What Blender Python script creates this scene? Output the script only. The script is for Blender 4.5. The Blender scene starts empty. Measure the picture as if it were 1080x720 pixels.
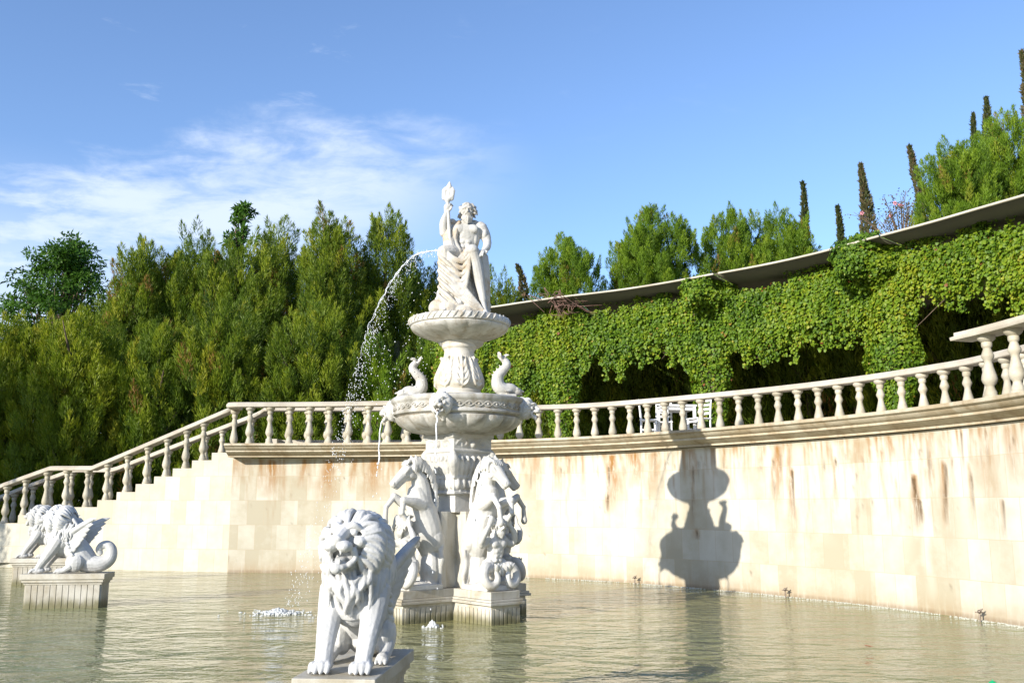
import bpy, bmesh, math, random
import numpy as np
from mathutils import Vector, Matrix, Euler, noise as mnoise

R = math.radians
scene = bpy.context.scene
COL = scene.collection

# ------------------------------------------------------------------ camera
EYE = 1.7
FPX = 1000.0
PITCH = math.atan(172.0 / FPX)
cam_d = bpy.data.cameras.new('camera')
cam_d.sensor_width = 36.0
cam_d.lens = 36.0 * FPX / 1080.0
cam_d.clip_start = 0.1
cam_d.clip_end = 3000.0
cam = bpy.data.objects.new('camera', cam_d)
COL.objects.link(cam)
cam.location = (0, 0, EYE)
cam.rotation_euler = (R(90) + PITCH, 0, 0)
scene.camera = cam

# ------------------------------------------------------------------ light and exposure
SUN_EL = R(19.5)
SUN_TO = Vector((-0.688, -0.726, 0)).normalized()
SUN_DIR = Vector((SUN_TO.x * math.cos(SUN_EL), SUN_TO.y * math.cos(SUN_EL), math.sin(SUN_EL)))
sun_d = bpy.data.lights.new('sun', 'SUN')
sun_d.energy = 4.3
sun_d.angle = R(0.53)
sun_d.color = (1.0, 0.94, 0.835)
sun = bpy.data.objects.new('sun', sun_d)
COL.objects.link(sun)
sun.location = SUN_DIR * 60
sun.rotation_euler = (-SUN_DIR).to_track_quat('-Z', 'Y').to_euler()

world = bpy.data.worlds.new('World')
scene.world = world
world.use_nodes = True
scene.view_settings.view_transform = 'Standard'
scene.view_settings.look = 'None'
scene.view_settings.exposure = 0.82
scene.view_settings.gamma = 1.0
scene.view_settings.use_curve_mapping = False


class NG:
    """small helper for building node trees"""
    def __init__(s, tree):
        s.t = tree
        s.n = tree.nodes
        s.l = tree.links

    def node(s, typ, **kw):
        nd = s.n.new(typ)
        ins = kw.pop('ins', {})
        for k, v in kw.items():
            setattr(nd, k, v)
        for k, v in ins.items():
            s.set(nd.inputs[k], v)
        return nd

    def set(s, sock, v):
        if isinstance(v, bpy.types.NodeSocket):
            s.l.new(v, sock)
        else:
            sock.default_value = v

    def math(s, op, a, b=0.0, c=0.0, clamp=False):
        nd = s.n.new('ShaderNodeMath')
        nd.operation = op
        nd.use_clamp = clamp
        for i, v in enumerate((a, b, c)):
            s.set(nd.inputs[i], v)
        return nd.outputs[0]

    def mix(s, f, a, b, blend='MIX'):
        nd = s.n.new('ShaderNodeMix')
        nd.data_type = 'RGBA'
        nd.blend_type = blend
        s.set(nd.inputs[0], f)
        s.set(nd.inputs[6], a if isinstance(a, bpy.types.NodeSocket) else (*a, 1) if len(a) == 3 else a)
        s.set(nd.inputs[7], b if isinstance(b, bpy.types.NodeSocket) else (*b, 1) if len(b) == 3 else b)
        return nd.outputs[2]

    def noise(s, vec, scale, detail=4.0, rough=0.55, dist=0.0):
        nd = s.n.new('ShaderNodeTexNoise')
        if vec is not None:
            s.l.new(vec, nd.inputs['Vector'])
        nd.inputs['Scale'].default_value = scale
        nd.inputs['Detail'].default_value = detail
        nd.inputs['Roughness'].default_value = rough
        nd.inputs['Distortion'].default_value = dist
        return nd.outputs['Fac']

    def remap(s, v, a, b, c=0.0, d=1.0, smooth=True):
        nd = s.n.new('ShaderNodeMapRange')
        nd.interpolation_type = 'SMOOTHSTEP' if smooth else 'LINEAR'
        s.set(nd.inputs[0], v)
        for i, q in enumerate((a, b, c, d)):
            s.set(nd.inputs[i + 1], q)
        return nd.outputs[0]

    def mapping(s, vec, scale=(1, 1, 1), loc=(0, 0, 0), rot=(0, 0, 0)):
        nd = s.n.new('ShaderNodeMapping')
        s.l.new(vec, nd.inputs['Vector'])
        nd.inputs['Scale'].default_value = scale
        nd.inputs['Location'].default_value = loc
        nd.inputs['Rotation'].default_value = rot
        return nd.outputs[0]


# sky: Nishita plus a bank of thin procedural cloud
g = NG(world.node_tree)
bg = world.node_tree.nodes['Background']
sky = g.node('ShaderNodeTexSky', sky_type='NISHITA', sun_disc=False)
sky.sun_elevation = SUN_EL
sky.sun_rotation = math.atan2(SUN_TO.x, SUN_TO.y)
sky.altitude = 300
sky.air_density = 1.0
sky.dust_density = 0.6
sky.ozone_density = 2.2
SKY_STRENGTH = 0.128
tc = g.node('ShaderNodeTexCoord')
sep = g.node('ShaderNodeSeparateXYZ', ins={0: tc.outputs['Generated']})
dx, dy, dz = sep.outputs
elv = g.math('MULTIPLY', g.math('ARCSINE', dz), 57.2958)
azm = g.math('MULTIPLY', g.math('ARCTAN2', dx, dy), 57.2958)
den = g.math('ADD', g.math('MAXIMUM', dz, 0.0), 0.12)
pv = g.node('ShaderNodeCombineXYZ', ins={0: g.math('DIVIDE', dx, den), 1: g.math('DIVIDE', dy, den), 2: 0.0}).outputs[0]
n1 = g.noise(g.mapping(pv, (1.0, 1.15, 1), (3.1, 1.7, 0), (0, 0, R(-24))), 1.3, 7, 0.6, 0.5)
n2 = g.noise(g.mapping(pv, (1.2, 1.7, 1), (7.7, 4.2, 0), (0, 0, R(-30))), 5.0, 6, 0.62, 0.4)
nn = g.math('ADD', g.math('MULTIPLY', n1, 0.62), g.math('MULTIPLY', n2, 0.38))
# top edge of the bank in degrees of elevation, by azimuth
top = g.node('ShaderNodeFloatCurve')
cv = top.mapping.curves[0]
pts = [(0.0, .62), (0.18, .70), (0.30, .77), (0.42, .86), (0.52, .93), (0.62, .935), (0.72, .93), (0.82, .94), (0.92, .93), (1.0, .88)]
cv.points[0].location = pts[0]
cv.points[1].location = pts[-1]
for p in pts[1:-1]:
    cv.points.new(*p)
top.mapping.update()
g.set(top.inputs['Value'], g.remap(azm, -36.0, 2.0, 0, 1, smooth=False))
top_el = g.math('MULTIPLY', top.outputs[0], 25.0)
rag = g.math('ADD', top_el, g.math('MULTIPLY', g.math('SUBTRACT', nn, 0.5), 12.0))
upper = g.remap(g.math('SUBTRACT', rag, elv), -0.4, 3.4)
low = g.node('ShaderNodeMapRange', interpolation_type='SMOOTHSTEP', ins={0: azm, 1: -30.0, 2: 2.0, 3: 6.0, 4: 17.5}).outputs[0]
lower = g.remap(g.math('SUBTRACT', elv, low), -4.0, 6.0)
side = g.remap(g.math('ADD', azm, g.math('MULTIPLY', g.math('SUBTRACT', nn, 0.5), 9.0)), 3.5, -9.0)
dens = g.remap(nn, 0.36, 0.60, 0.15, 1.0)
mask = g.math('MULTIPLY', g.math('MULTIPLY', upper, lower), g.math('MULTIPLY', side, dens))
# scattered thin puffs higher up
puff = g.math('MULTIPLY', g.remap(n2, 0.60, 0.74), g.math('MULTIPLY', g.remap(elv, 20.5, 22.5), g.remap(elv, 31.0, 26.0)))
puff = g.math('MULTIPLY', puff, g.math('MULTIPLY', g.remap(azm, 4.0, -12.0, 0.12, 1.0), 0.28))
mask = g.math('MULTIPLY', g.math('MAXIMUM', mask, puff), 0.74)
veil = g.math('MULTIPLY', g.remap(azm, 6.0, -30.0), g.remap(elv, 20.0, 8.0))
mask = g.math('MAXIMUM', mask, g.math('MULTIPLY', veil, 0.72))
skyc = g.mix(1.0, sky.outputs[0], (0.93, 1.0, 1.16), 'MULTIPLY')
cl = g.mix(mask, skyc, (4.3, 4.75, 5.5))
g.l.new(cl, bg.inputs[0])
bg.inputs[1].default_value = SKY_STRENGTH


# ------------------------------------------------------------------ pixel -> place helpers (1080 x 720 photograph)
_c, _s = math.cos(PITCH), math.sin(PITCH)


def ray(u, v):
    x = (u - 540) / FPX
    y = (360 - v) / FPX
    return (x, _c - y * _s, _s + y * _c)


def aty(u, v, Y):
    r = ray(u, v)
    t = Y / r[1]
    return r[0] * t, EYE + r[2] * t


def proj(x, y, z):
    z -= EYE
    d = y * _c + z * _s
    return 540 + FPX * x / d, 360 - FPX * (-y * _s + z * _c) / d


def interp(x, pts):
    return float(np.interp(x, [p[0] for p in pts], [p[1] for p in pts]))


# ------------------------------------------------------------------ object helpers
def tag(o, label=None, cat=None, group=None, kind=None):
    if label: o['label'] = label
    if cat: o['category'] = cat
    if group: o['group'] = group
    if kind: o['kind'] = kind
    return o


def empty(name, loc=(0, 0, 0), rz=0.0, label=None, cat=None, group=None):
    o = bpy.data.objects.new(name, None)
    COL.objects.link(o)
    o.location = loc
    o.rotation_euler = (0, 0, rz)
    o.empty_display_size = 0.3
    return tag(o, label, cat, group)


def link_mesh(name, me, mat, parent=None, smooth=False):
    o = bpy.data.objects.new(name, me)
    COL.objects.link(o)
    if mat is not None:
        me.materials.clear()
        me.materials.append(mat)
    if parent: o.parent = parent
    if smooth:
        me.shade_smooth()
    return o


def pydata(name, V, F, mat, parent=None, smooth=False):
    me = bpy.data.meshes.new(name)
    me.from_pydata([tuple(v) for v in V], [], F)
    me.update()
    return link_mesh(name, me, mat, parent, smooth)


def copy_tree(o, parent=None):
    c = o.copy()
    COL.objects.link(c)
    c.parent = parent
    for ch in list(o.children):
        copy_tree(ch, c)
    return c


def catmull(pts, sub):
    pts = [np.array(p, float) for p in pts]
    P = [2 * pts[0] - pts[1]] + pts + [2 * pts[-1] - pts[-2]]
    out = []
    for i in range(1, len(P) - 2):
        a, b, c, d = P[i - 1], P[i], P[i + 1], P[i + 2]
        for k in range(sub):
            t = k / sub
            out.append(0.5 * (2 * b + (c - a) * t + (2 * a - 5 * b + 4 * c - d) * t * t + (3 * b - a - 3 * c + d) * t ** 3))
    out.append(P[-2])
    return np.array(out)


def arclen(P):
    d = np.linalg.norm(np.diff(P, axis=0), axis=1)
    return np.concatenate([[0], np.cumsum(d)])


def resample(P, n=None, step=None):
    s = arclen(P)
    if n is None:
        n = max(2, int(round(s[-1] / step)) + 1)
    q = np.linspace(0, s[-1], n)
    return np.stack([np.interp(q, s, P[:, k]) for k in range(P.shape[1])], 1)


def offset2(P, d):
    """offset a plan polyline to the right of its direction of travel (away from the pool)"""
    T = np.gradient(P[:, :2], axis=0)
    T /= np.linalg.norm(T, axis=1)[:, None]
    N = np.stack([T[:, 1], -T[:, 0]], 1)
    Q = P.copy()
    Q[:, :2] += N * d
    return Q


class MB:
    """collects simple solids into one mesh"""
    def __init__(s):
        s.v = []
        s.f = []

    def add(s, V, F):
        o = len(s.v)
        s.v += [tuple(v) for v in V]
        s.f += [tuple(i + o for i in f) for f in F]

    def box(s, c, size, rz=0.0, taper=1.0):
        hx, hy, hz = size[0] / 2, size[1] / 2, size[2] / 2
        co, si = math.cos(rz), math.sin(rz)
        V = []
        for z in (-hz, hz):
            k = 1.0 if z < 0 else taper
            for x, y in ((-hx, -hy), (hx, -hy), (hx, hy), (-hx, hy)):
                x *= k
                y *= k
                V.append((c[0] + x * co - y * si, c[1] + x * si + y * co, c[2] + z))
        s.add(V, [(3, 2, 1, 0), (4, 5, 6, 7), (0, 1, 5, 4), (1, 2, 6, 5), (2, 3, 7, 6), (3, 0, 4, 7)])

    def ell(s, c, r, e=(0, 0, 0), nu=14, nv=8):
        if not hasattr(r, '__len__'): r = (r, r, r)
        M = Euler(e).to_matrix()
        V = [Vector((0, 0, -1))]
        for j in range(1, nv):
            a = -math.pi / 2 + math.pi * j / nv
            for i in range(nu):
                b = 2 * math.pi * i / nu
                V.append(Vector((math.cos(a) * math.cos(b), math.cos(a) * math.sin(b), math.sin(a))))
        V.append(Vector((0, 0, 1)))
        F = []
        for i in range(nu):
            F.append((0, 1 + (i + 1) % nu, 1 + i))
            for j in range(nv - 2):
                a = 1 + j * nu
                F.append((a + i, a + (i + 1) % nu, a + nu + (i + 1) % nu, a + nu + i))
            a = 1 + (nv - 2) * nu
            F.append((a + i, a + (i + 1) % nu, len(V) - 1))
        cc = Vector(c)
        s.add([cc + M @ Vector((v.x * r[0], v.y * r[1], v.z * r[2])) for v in V], F)

    def tube(s, pts, rad, n=10, sub=5, flat=1.0, up=(0, 0, 1), cap=True):
        """swept tapered tube with rounded ends; flat squeezes it along the 'up' side"""
        m = len(pts)
        if not hasattr(rad, '__len__'): rad = [rad] * m
        Q = catmull([tuple(p) + (r,) for p, r in zip(pts, rad)], sub) if m > 2 else np.array([tuple(pts[0]) + (rad[0],), tuple(pts[1]) + (rad[1],)], float)
        P = [Vector(q[:3]) for q in Q]
        r = [max(1e-4, q[3]) for q in Q]
        T = []
        for i in range(len(P)):
            a = P[max(0, i - 1)]
            b = P[min(len(P) - 1, i + 1)]
            t = (b - a)
            T.append(t.normalized() if t.length > 1e-9 else Vector((0, 0, 1)))
        if cap:
            e0 = [(P[0] - T[0] * r[0] * k, r[0] * q) for k, q in ((0.95, 0.3), (0.7, 0.71))]
            e1 = [(P[-1] + T[-1] * r[-1] * k, r[-1] * q) for k, q in ((0.7, 0.71), (0.95, 0.3))]
            P = [p for p, _ in e0] + P + [p for p, _ in e1]
            r = [q for _, q in e0] + r + [q for _, q in e1]
            T = [T[0]] * 2 + T + [T[-1]] * 2
        u = Vector(up)
        nrm = u - T[0] * u.dot(T[0])
        if nrm.length < 1e-3:
            nrm = Vector((0, 1, 0)) - T[0] * T[0].y
            if nrm.length < 1e-3: nrm = Vector((1, 0, 0))
        nrm.normalize()
        V = []
        for p, q, t in zip(P, r, T):
            nrm = nrm - t * nrm.dot(t)
            nrm.normalize()
            b = t.cross(nrm)
            for i in range(n):
                a = 2 * math.pi * i / n
                V.append(p + b * (math.cos(a) * q) + nrm * (math.sin(a) * q * flat))
        F = []
        for j in range(len(P) - 1):
            for i in range(n):
                F.append((j * n + i, j * n + (i + 1) % n, (j + 1) * n + (i + 1) % n, (j + 1) * n + i))
        F.append(tuple(range(n))[::-1])
        F.append(tuple((len(P) - 1) * n + i for i in range(n)))
        s.add(V, F)

    def lathe(s, prof, n=48, c=(0, 0, 0), mod=None):
        """prof = [(r,z)] bottom to top, closed with caps; mod(theta,r,z,i)->r"""
        V = []
        for i, (r, z) in enumerate(prof):
            for k in range(n):
                a = 2 * math.pi * k / n
                rr = mod(a, r, z, i) if mod else r
                V.append((c[0] + rr * math.cos(a), c[1] + rr * math.sin(a), c[2] + z))
        F = []
        for j in range(len(prof) - 1):
            for k in range(n):
                F.append((j * n + k, j * n + (k + 1) % n, (j + 1) * n + (k + 1) % n, (j + 1) * n + k))
        F.append(tuple(range(n))[::-1])
        F.append(tuple((len(prof) - 1) * n + k for k in range(n)))
        s.add(V, F)

    def build(s, name, mat, parent=None, smooth=False, angle=None, bevel=0.0):
        o = pydata(name, s.v, s.f, mat, parent, smooth)
        if bevel:
            bm = bmesh.new()
            bm.from_mesh(o.data)
            es = [e for e in bm.edges if len(e.link_faces) == 2 and e.calc_face_angle(0) > R(35)]
            bmesh.ops.bevel(bm, geom=es, offset=bevel, segments=2, affect='EDGES', profile=0.6)
            bm.to_mesh(o.data)
            bm.free()
        if angle is not None:
            o.data.shade_smooth()
            o.data.set_sharp_from_angle(angle=R(angle))
        return o

    def sculpt(s, name, mat, parent=None, voxel=0.012, smooth=3, fac=0.5, rough=0.0, rscale=9.0):
        """fuse everything collected into ONE continuous carved surface"""
        o = pydata(name, s.v, s.f, None, None)
        m = o.modifiers.new('fuse', 'REMESH')
        m.mode = 'VOXEL'
        m.voxel_size = voxel
        if smooth:
            m2 = o.modifiers.new('soften', 'SMOOTH')
            m2.factor = fac
            m2.iterations = smooth
        dg = bpy.context.evaluated_depsgraph_get()
        dg.update()
        me = bpy.data.meshes.new_from_object(o.evaluated_get(dg))
        old = o.data
        bpy.data.objects.remove(o)
        bpy.data.meshes.remove(old)
        me.name = name
        o = link_mesh(name, me, mat, parent, True)
        if rough:
            n = len(me.vertices)
            co = np.empty(n * 3, np.float32)
            no = np.empty(n * 3, np.float32)
            me.vertices.foreach_get('co', co)
            me.vertices.foreach_get('normal', no)
            co = co.reshape(-1, 3)
            no = no.reshape(-1, 3)
            d = np.array([mnoise.noise(Vector(p) * rscale) + 0.5 * mnoise.noise(Vector(p) * rscale * 2.3) for p in co.tolist()], np.float32)
            co += no * (d * rough)[:, None]
            me.vertices.foreach_set('co', co.ravel())
            me.update()
        return o


def sweep(name, path, prof, mat, parent=None, smooth_angle=35, closed_prof=True):
    """sweep a profile [(outward, z)] along a 3D polyline; outward = right of travel"""
    P = np.array(path, float)
    if P.shape[1] == 2:
        P = np.concatenate([P, np.zeros((len(P), 1))], 1)
    T = np.gradient(P[:, :2], axis=0)
    T /= np.maximum(1e-9, np.linalg.norm(T, axis=1))[:, None]
    N = np.stack([T[:, 1], -T[:, 0]], 1)
    V = []
    m = len(prof)
    for p, nn_ in zip(P, N):
        for o_, z_ in prof:
            V.append((p[0] + nn_[0] * o_, p[1] + nn_[1] * o_, p[2] + z_))
    F = []
    mm = m if closed_prof else m - 1
    for j in range(len(P) - 1):
        for i in range(mm):
            F.append((j * m + i, (j + 1) * m + i, (j + 1) * m + (i + 1) % m, j * m + (i + 1) % m))
    if closed_prof:
        F.append(tuple(range(m))[::-1])
        F.append(tuple((len(P) - 1) * m + i for i in range(m)))
    o = pydata(name, V, F, mat, parent)
    bm = bmesh.new()
    bm.from_mesh(o.data)
    bmesh.ops.recalc_face_normals(bm, faces=bm.faces)
    bm.to_mesh(o.data)
    bm.free()
    if smooth_angle:
        o.data.shade_smooth()
        o.data.set_sharp_from_angle(angle=R(smooth_angle))
    return o


# ------------------------------------------------------------------ materials
def new_mat(name):
    m = bpy.data.materials.new(name)
    m.use_nodes = True
    gg = NG(m.node_tree)
    return m, gg, m.node_tree.nodes['Principled BSDF']


def stone_mat(name, base, dark, stain, stain_amt=0.35, scale=2.0, rough=0.62, bump=0.25, streak=0.0, grain=60.0, algae=0.0):
    """pale carved stone: cloudy veins, patchy mineral staining, fine grain"""
    m, gg, b = new_mat(name)
    oc = gg.node('ShaderNodeTexCoord').outputs['Object']
    inf = gg.node('ShaderNodeObjectInfo')
    rv = gg.node('ShaderNodeVectorMath', operation='ADD', ins={0: oc, 1: gg.node('ShaderNodeVectorMath', operation='SCALE', ins={0: inf.outputs['Location'], 'Scale': 0.73}).outputs[0]}).outputs[0]
    a = gg.noise(rv, scale, 6, 0.6, 0.6)
    v = gg.noise(rv, scale * 3.1, 5, 0.65, 1.2)
    c = gg.mix(gg.remap(a, 0.35, 0.7), base, dark)
    st = gg.math('MULTIPLY', gg.remap(gg.noise(rv, scale * 0.8, 5, 0.7, 0.3), 0.5, 0.72), stain_amt)
    c = gg.mix(st, c, stain)
    if streak:
        sv = gg.mapping(rv, (1, 1, 0.09))
        sk = gg.remap(gg.noise(sv, 7.0, 5, 0.6), 0.52, 0.72)
        c = gg.mix(gg.math('MULTIPLY', sk, streak), c, stain)
    c = gg.mix(gg.math('MULTIPLY', gg.remap(v, 0.52, 0.72), 0.4), c, dark)
    hv = gg.node('ShaderNodeHueSaturation', ins={'Color': c, 'Value': gg.math('ADD', gg.math('MULTIPLY', inf.outputs['Random'], 0.22), 0.87)})
    c = hv.outputs[0]
    if algae:
        wz = gg.node('ShaderNodeSeparateXYZ', ins={0: gg.node('ShaderNodeNewGeometry').outputs['Position']}).outputs[2]
        wob = gg.math('SUBTRACT', wz, gg.math('MULTIPLY', gg.noise(gg.mapping(rv, (1, 1, .25)), 9.0, 4, 0.7), 0.22))
        c = gg.mix(gg.math('MULTIPLY', gg.remap(wob, 0.10, -0.08), algae), c, (0.115, 0.105, 0.035))
    gg.l.new(c, b.inputs['Base Color'])
    b.inputs['Roughness'].default_value = rough
    b.inputs['Specular IOR Level'].default_value = 0.35
    bp = gg.node('ShaderNodeBump', ins={'Strength': bump, 'Distance': 0.01,
                 'Height': gg.math('ADD', gg.noise(rv, grain, 4, 0.7), gg.math('MULTIPLY', gg.noise(rv, grain * .3, 4, .65), 1.6))})
    gg.l.new(bp.outputs[0], b.inputs['Normal'])
    return m


def leaf_mat(name, cols, trans=0.3, rough=0.55):
    """leaf colours chosen per leaf from the mesh's 'tint' values"""
    m, gg, b = new_mat(name)
    at = gg.node('ShaderNodeAttribute', attribute_name='tint')
    rp = gg.node('ShaderNodeValToRGB')
    el = rp.color_ramp.elements
    el[0].position = cols[0][0]
    el[0].color = (*cols[0][1], 1)
    el[1].position = cols[-1][0]
    el[1].color = (*cols[-1][1], 1)
    for p, c in cols[1:-1]:
        e = el.new(p)
        e.color = (*c, 1)
    gg.l.new(at.outputs['Fac'], rp.inputs[0])
    gg.l.new(rp.outputs[0], b.inputs['Base Color'])
    b.inputs['Roughness'].default_value = rough
    b.inputs['Specular IOR Level'].default_value = 0.3
    tr = gg.node('ShaderNodeBsdfTranslucent', ins={'Color': gg.mix(1.0, rp.outputs[0], (1.1, 1.25, 0.6), 'MULTIPLY')})
    mx = gg.node('ShaderNodeMixShader', ins={0: trans, 1: b.outputs[0], 2: tr.outputs[0]})
    gg.l.new(mx.outputs[0], m.node_tree.nodes['Material Output'].inputs[0])
    return m


def plain_mat(name, col, rough=0.6, metal=0.0, var=0.15, scale=6.0, bump=0.1):
    m, gg, b = new_mat(name)
    oc = gg.node('ShaderNodeTexCoord').outputs['Object']
    n_ = gg.noise(oc, scale, 5, 0.6)
    c = gg.mix(gg.remap(n_, 0.3, 0.7), tuple(x * (1 - var) for x in col), tuple(min(1, x * (1 + var)) for x in col))
    gg.l.new(c, b.inputs['Base Color'])
    b.inputs['Roughness'].default_value = rough
    b.inputs['Metallic'].default_value = metal
    bp = gg.node('ShaderNodeBump', ins={'Strength': bump, 'Distance': 0.01, 'Height': gg.noise(oc, scale * 8, 4, 0.6)})
    gg.l.new(bp.outputs[0], b.inputs['Normal'])
    return m


M = {}
M['marble'] = stone_mat('white_marble', (0.60, 0.585, 0.55), (0.40, 0.39, 0.355), (0.38, 0.275, 0.15), 0.30, 1.6)
M['lion_marble'] = stone_mat('cool_marble', (0.58, 0.575, 0.56), (0.38, 0.38, 0.37), (0.29, 0.265, 0.21), 0.20, 2.4)
M['stained_marble'] = stone_mat('stained_marble', (0.57, 0.545, 0.495), (0.40, 0.36, 0.29), (0.36, 0.225, 0.085), 0.8, 2.6, streak=0.45)
M['weathered'] = stone_mat('weathered_marble', (0.55, 0.535, 0.50), (0.27, 0.255, 0.215), (0.25, 0.185, 0.10), 0.7, 2.8, streak=0.6)
M['plinth'] = stone_mat('plinth_stone', (0.50, 0.475, 0.41), (0.37, 0.335, 0.265), (0.28, 0.22, 0.11), 0.5, 2.2, streak=0.45, algae=0.85)
M['rail'] = stone_mat('baluster_stone', (0.465, 0.43, 0.345), (0.365, 0.325, 0.24), (0.27, 0.215, 0.13), 0.4, 3.0)
M['rail_top'] = stone_mat('handrail_stone', (0.52, 0.48, 0.40), (0.41, 0.36, 0.285), (0.30, 0.245, 0.17), 0.35, 1.3)
M['white_paint'] = plain_mat('white_paint', (0.78, 0.78, 0.77), 0.45, var=0.05)
M['bark'] = plain_mat('bark', (0.12, 0.085, 0.055), 0.9, var=0.4, scale=5, bump=0.6)
M['thuja'] = leaf_mat('thuja_leaf', [(0.0, (0.032, 0.062, 0.007)), (0.45, (0.105, 0.165, 0.012)), (0.8, (0.215, 0.265, 0.015)), (0.94, (0.28, 0.29, 0.02)), (1.0, (0.26, 0.14, 0.04))], 0.32)
M['thuja_gold'] = leaf_mat('golden_thuja_leaf', [(0.0, (0.050, 0.082, 0.006)), (0.45, (0.130, 0.185, 0.010)), (0.85, (0.25, 0.285, 0.013)), (1.0, (0.29, 0.27, 0.025))], 0.32)
M['thuja_bright'] = leaf_mat('fresh_thuja_leaf', [(0.0, (0.055, 0.11, 0.008)), (0.5, (0.125, 0.215, 0.013)), (0.9, (0.22, 0.31, 0.018)), (1.0, (0.25, 0.16, 0.04))], 0.34)
M['broad'] = leaf_mat('broad_leaf', [(0.0, (0.035, 0.085, 0.012)), (0.6, (0.075, 0.16, 0.022)), (1.0, (0.12, 0.22, 0.03))], 0.35, 0.45)
M['cypress'] = leaf_mat('cypress_leaf', [(0.0, (0.030, 0.045, 0.015)), (0.55, (0.060, 0.075, 0.022)), (0.8, (0.11, 0.095, 0.045)), (1.0, (0.16, 0.10, 0.06))], 0.2)
M['vine'] = leaf_mat('vine_leaf', [(0.0, (0.045, 0.10, 0.010)), (0.35, (0.105, 0.19, 0.012)), (0.7, (0.20, 0.275, 0.016)), (0.93, (0.30, 0.31, 0.025)), (0.97, (0.26, 0.16, 0.03)), (1.0, (0.20, 0.05, 0.025))], 0.33, 0.5)
M['dry'] = plain_mat('dry_stem', (0.16, 0.09, 0.07), 0.9, var=0.3)
M['pink'] = plain_mat('pink_petal', (0.6, 0.25, 0.3), 0.6)
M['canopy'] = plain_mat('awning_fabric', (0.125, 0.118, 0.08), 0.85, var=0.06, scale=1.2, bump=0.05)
M['wood'] = plain_mat('pergola_timber', (0.13, 0.085, 0.055), 0.8, var=0.3, scale=8)
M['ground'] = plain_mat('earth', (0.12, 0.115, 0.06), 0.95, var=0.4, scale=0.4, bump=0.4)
M['paving'] = plain_mat('paving_stone', (0.42, 0.38, 0.31), 0.8, var=0.15, scale=1.5)
M['pool_floor'] = plain_mat('pool_floor', (0.22, 0.24, 0.15), 0.8, var=0.2, scale=0.8)
M['metal'] = plain_mat('dull_metal', (0.20, 0.16, 0.13), 0.5, 0.7)
M['green_plastic'] = plain_mat('green_plastic', (0.01, 0.34, 0.13), 0.3, var=0.1)
M['leaf_dead'] = plain_mat('dead_leaf', (0.30, 0.10, 0.04), 0.7)

# water of the pool
m, gg, b = new_mat('pool_water')
oc = gg.node('ShaderNodeTexCoord').outputs['Object']
b.inputs['Base Color'].default_value = (0.165, 0.165, 0.088, 1)
mk = gg.remap(gg.noise(oc, 0.22, 3, 0.5), 0.35, 0.7)
gg.l.new(gg.mix(mk, (0.235, 0.222, 0.098), (0.190, 0.205, 0.098)), b.inputs['Base Color'])
b.inputs['Roughness'].default_value = 0.035
b.inputs['IOR'].default_value = 1.333
w1 = gg.noise(gg.mapping(oc, (0.7, 1.2, 1), rot=(0, 0, R(14))), 1.25, 3, 0.5, 0.7)
w2 = gg.noise(gg.mapping(oc, (0.8, 1.2, 1), rot=(0, 0, R(-9))), 4.0, 3, 0.55, 0.5)
w3 = gg.noise(oc, 17.0, 2, 0.5, 0.3)
hh = gg.math('ADD', gg.math('ADD', gg.math('MULTIPLY', w1, 0.105), gg.math('MULTIPLY', w2, 0.042)), gg.math('MULTIPLY', w3, 0.007))
bp = gg.node('ShaderNodeBump', ins={'Strength': 1.0, 'Distance': 1.0, 'Height': hh})
gg.l.new(bp.outputs[0], b.inputs['Normal'])
M['water'] = m

# falling water and foam: bright, glassy, slightly milky
m, gg, b = new_mat('white_water')
b.inputs['Base Color'].default_value = (0.86, 0.89, 0.92, 1)
b.inputs['Roughness'].default_value = 0.12
b.inputs['Transmission Weight'].default_value = 0.25
b.inputs['IOR'].default_value = 1.33
M['spray'] = m
m, gg, b = new_mat('foam')
b.inputs['Base Color'].default_value = (0.42, 0.42, 0.36, 1)
b.inputs['Roughness'].default_value = 0.5
M['foam'] = m

# retaining wall: travertine tiles with rust coloured run-off
m, gg, b = new_mat('travertine_tiles')
uv = gg.node('ShaderNodeUVMap', uv_map='UVMap').outputs[0]
br = gg.node('ShaderNodeTexBrick', ins={'Vector': uv, 'Color1': (0, 0, 0, 1), 'Color2': (1, 1, 1, 1), 'Mortar': (0.5, 0.5, 0.5, 1),
             'Scale': 1.0, 'Mortar Size': 0.005, 'Mortar Smooth': 0.2, 'Bias': 0.0, 'Brick Width': 0.44, 'Row Height': 0.62})
br.offset = 0.5
br2 = gg.node('ShaderNodeTexBrick', ins={'Vector': gg.mapping(uv, loc=(0.13, 0.0, 0)), 'Color1': (0, 0, 0, 1), 'Color2': (1, 1, 1, 1), 'Mortar': (0.5, 0.5, 0.5, 1),
              'Scale': 1.0, 'Mortar Size': 0.0, 'Bias': 0.0, 'Brick Width': 0.88, 'Row Height': 0.62})
tone = gg.math('ADD', gg.math('MULTIPLY', br.outputs['Color'], 0.65), gg.math('MULTIPLY', br2.outputs['Color'], 0.35))
ns = gg.noise(gg.mapping(uv, (1, 1, 1)), 2.2, 6, 0.65)
c = gg.mix(gg.math('ADD', gg.math('MULTIPLY', gg.math('POWER', tone, 1.3), 1.05), gg.math('MULTIPLY', gg.remap(ns, .3, .75), 0.5), 0, True), (0.525, 0.505, 0.43), (0.375, 0.335, 0.245))
pit = gg.remap(gg.noise(gg.mapping(uv, (1, 2.2, 1)), 24.0, 4, 0.7), 0.60, 0.75)
c = gg.mix(gg.math('MULTIPLY', pit, 0.35), c, (0.42, 0.32, 0.19))
sa = gg.node('ShaderNodeAttribute', attribute_name='stain')
sd = gg.node('ShaderNodeAttribute', attribute_name='soot')
sg = gg.node('ShaderNodeAttribute', attribute_name='lime')
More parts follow.
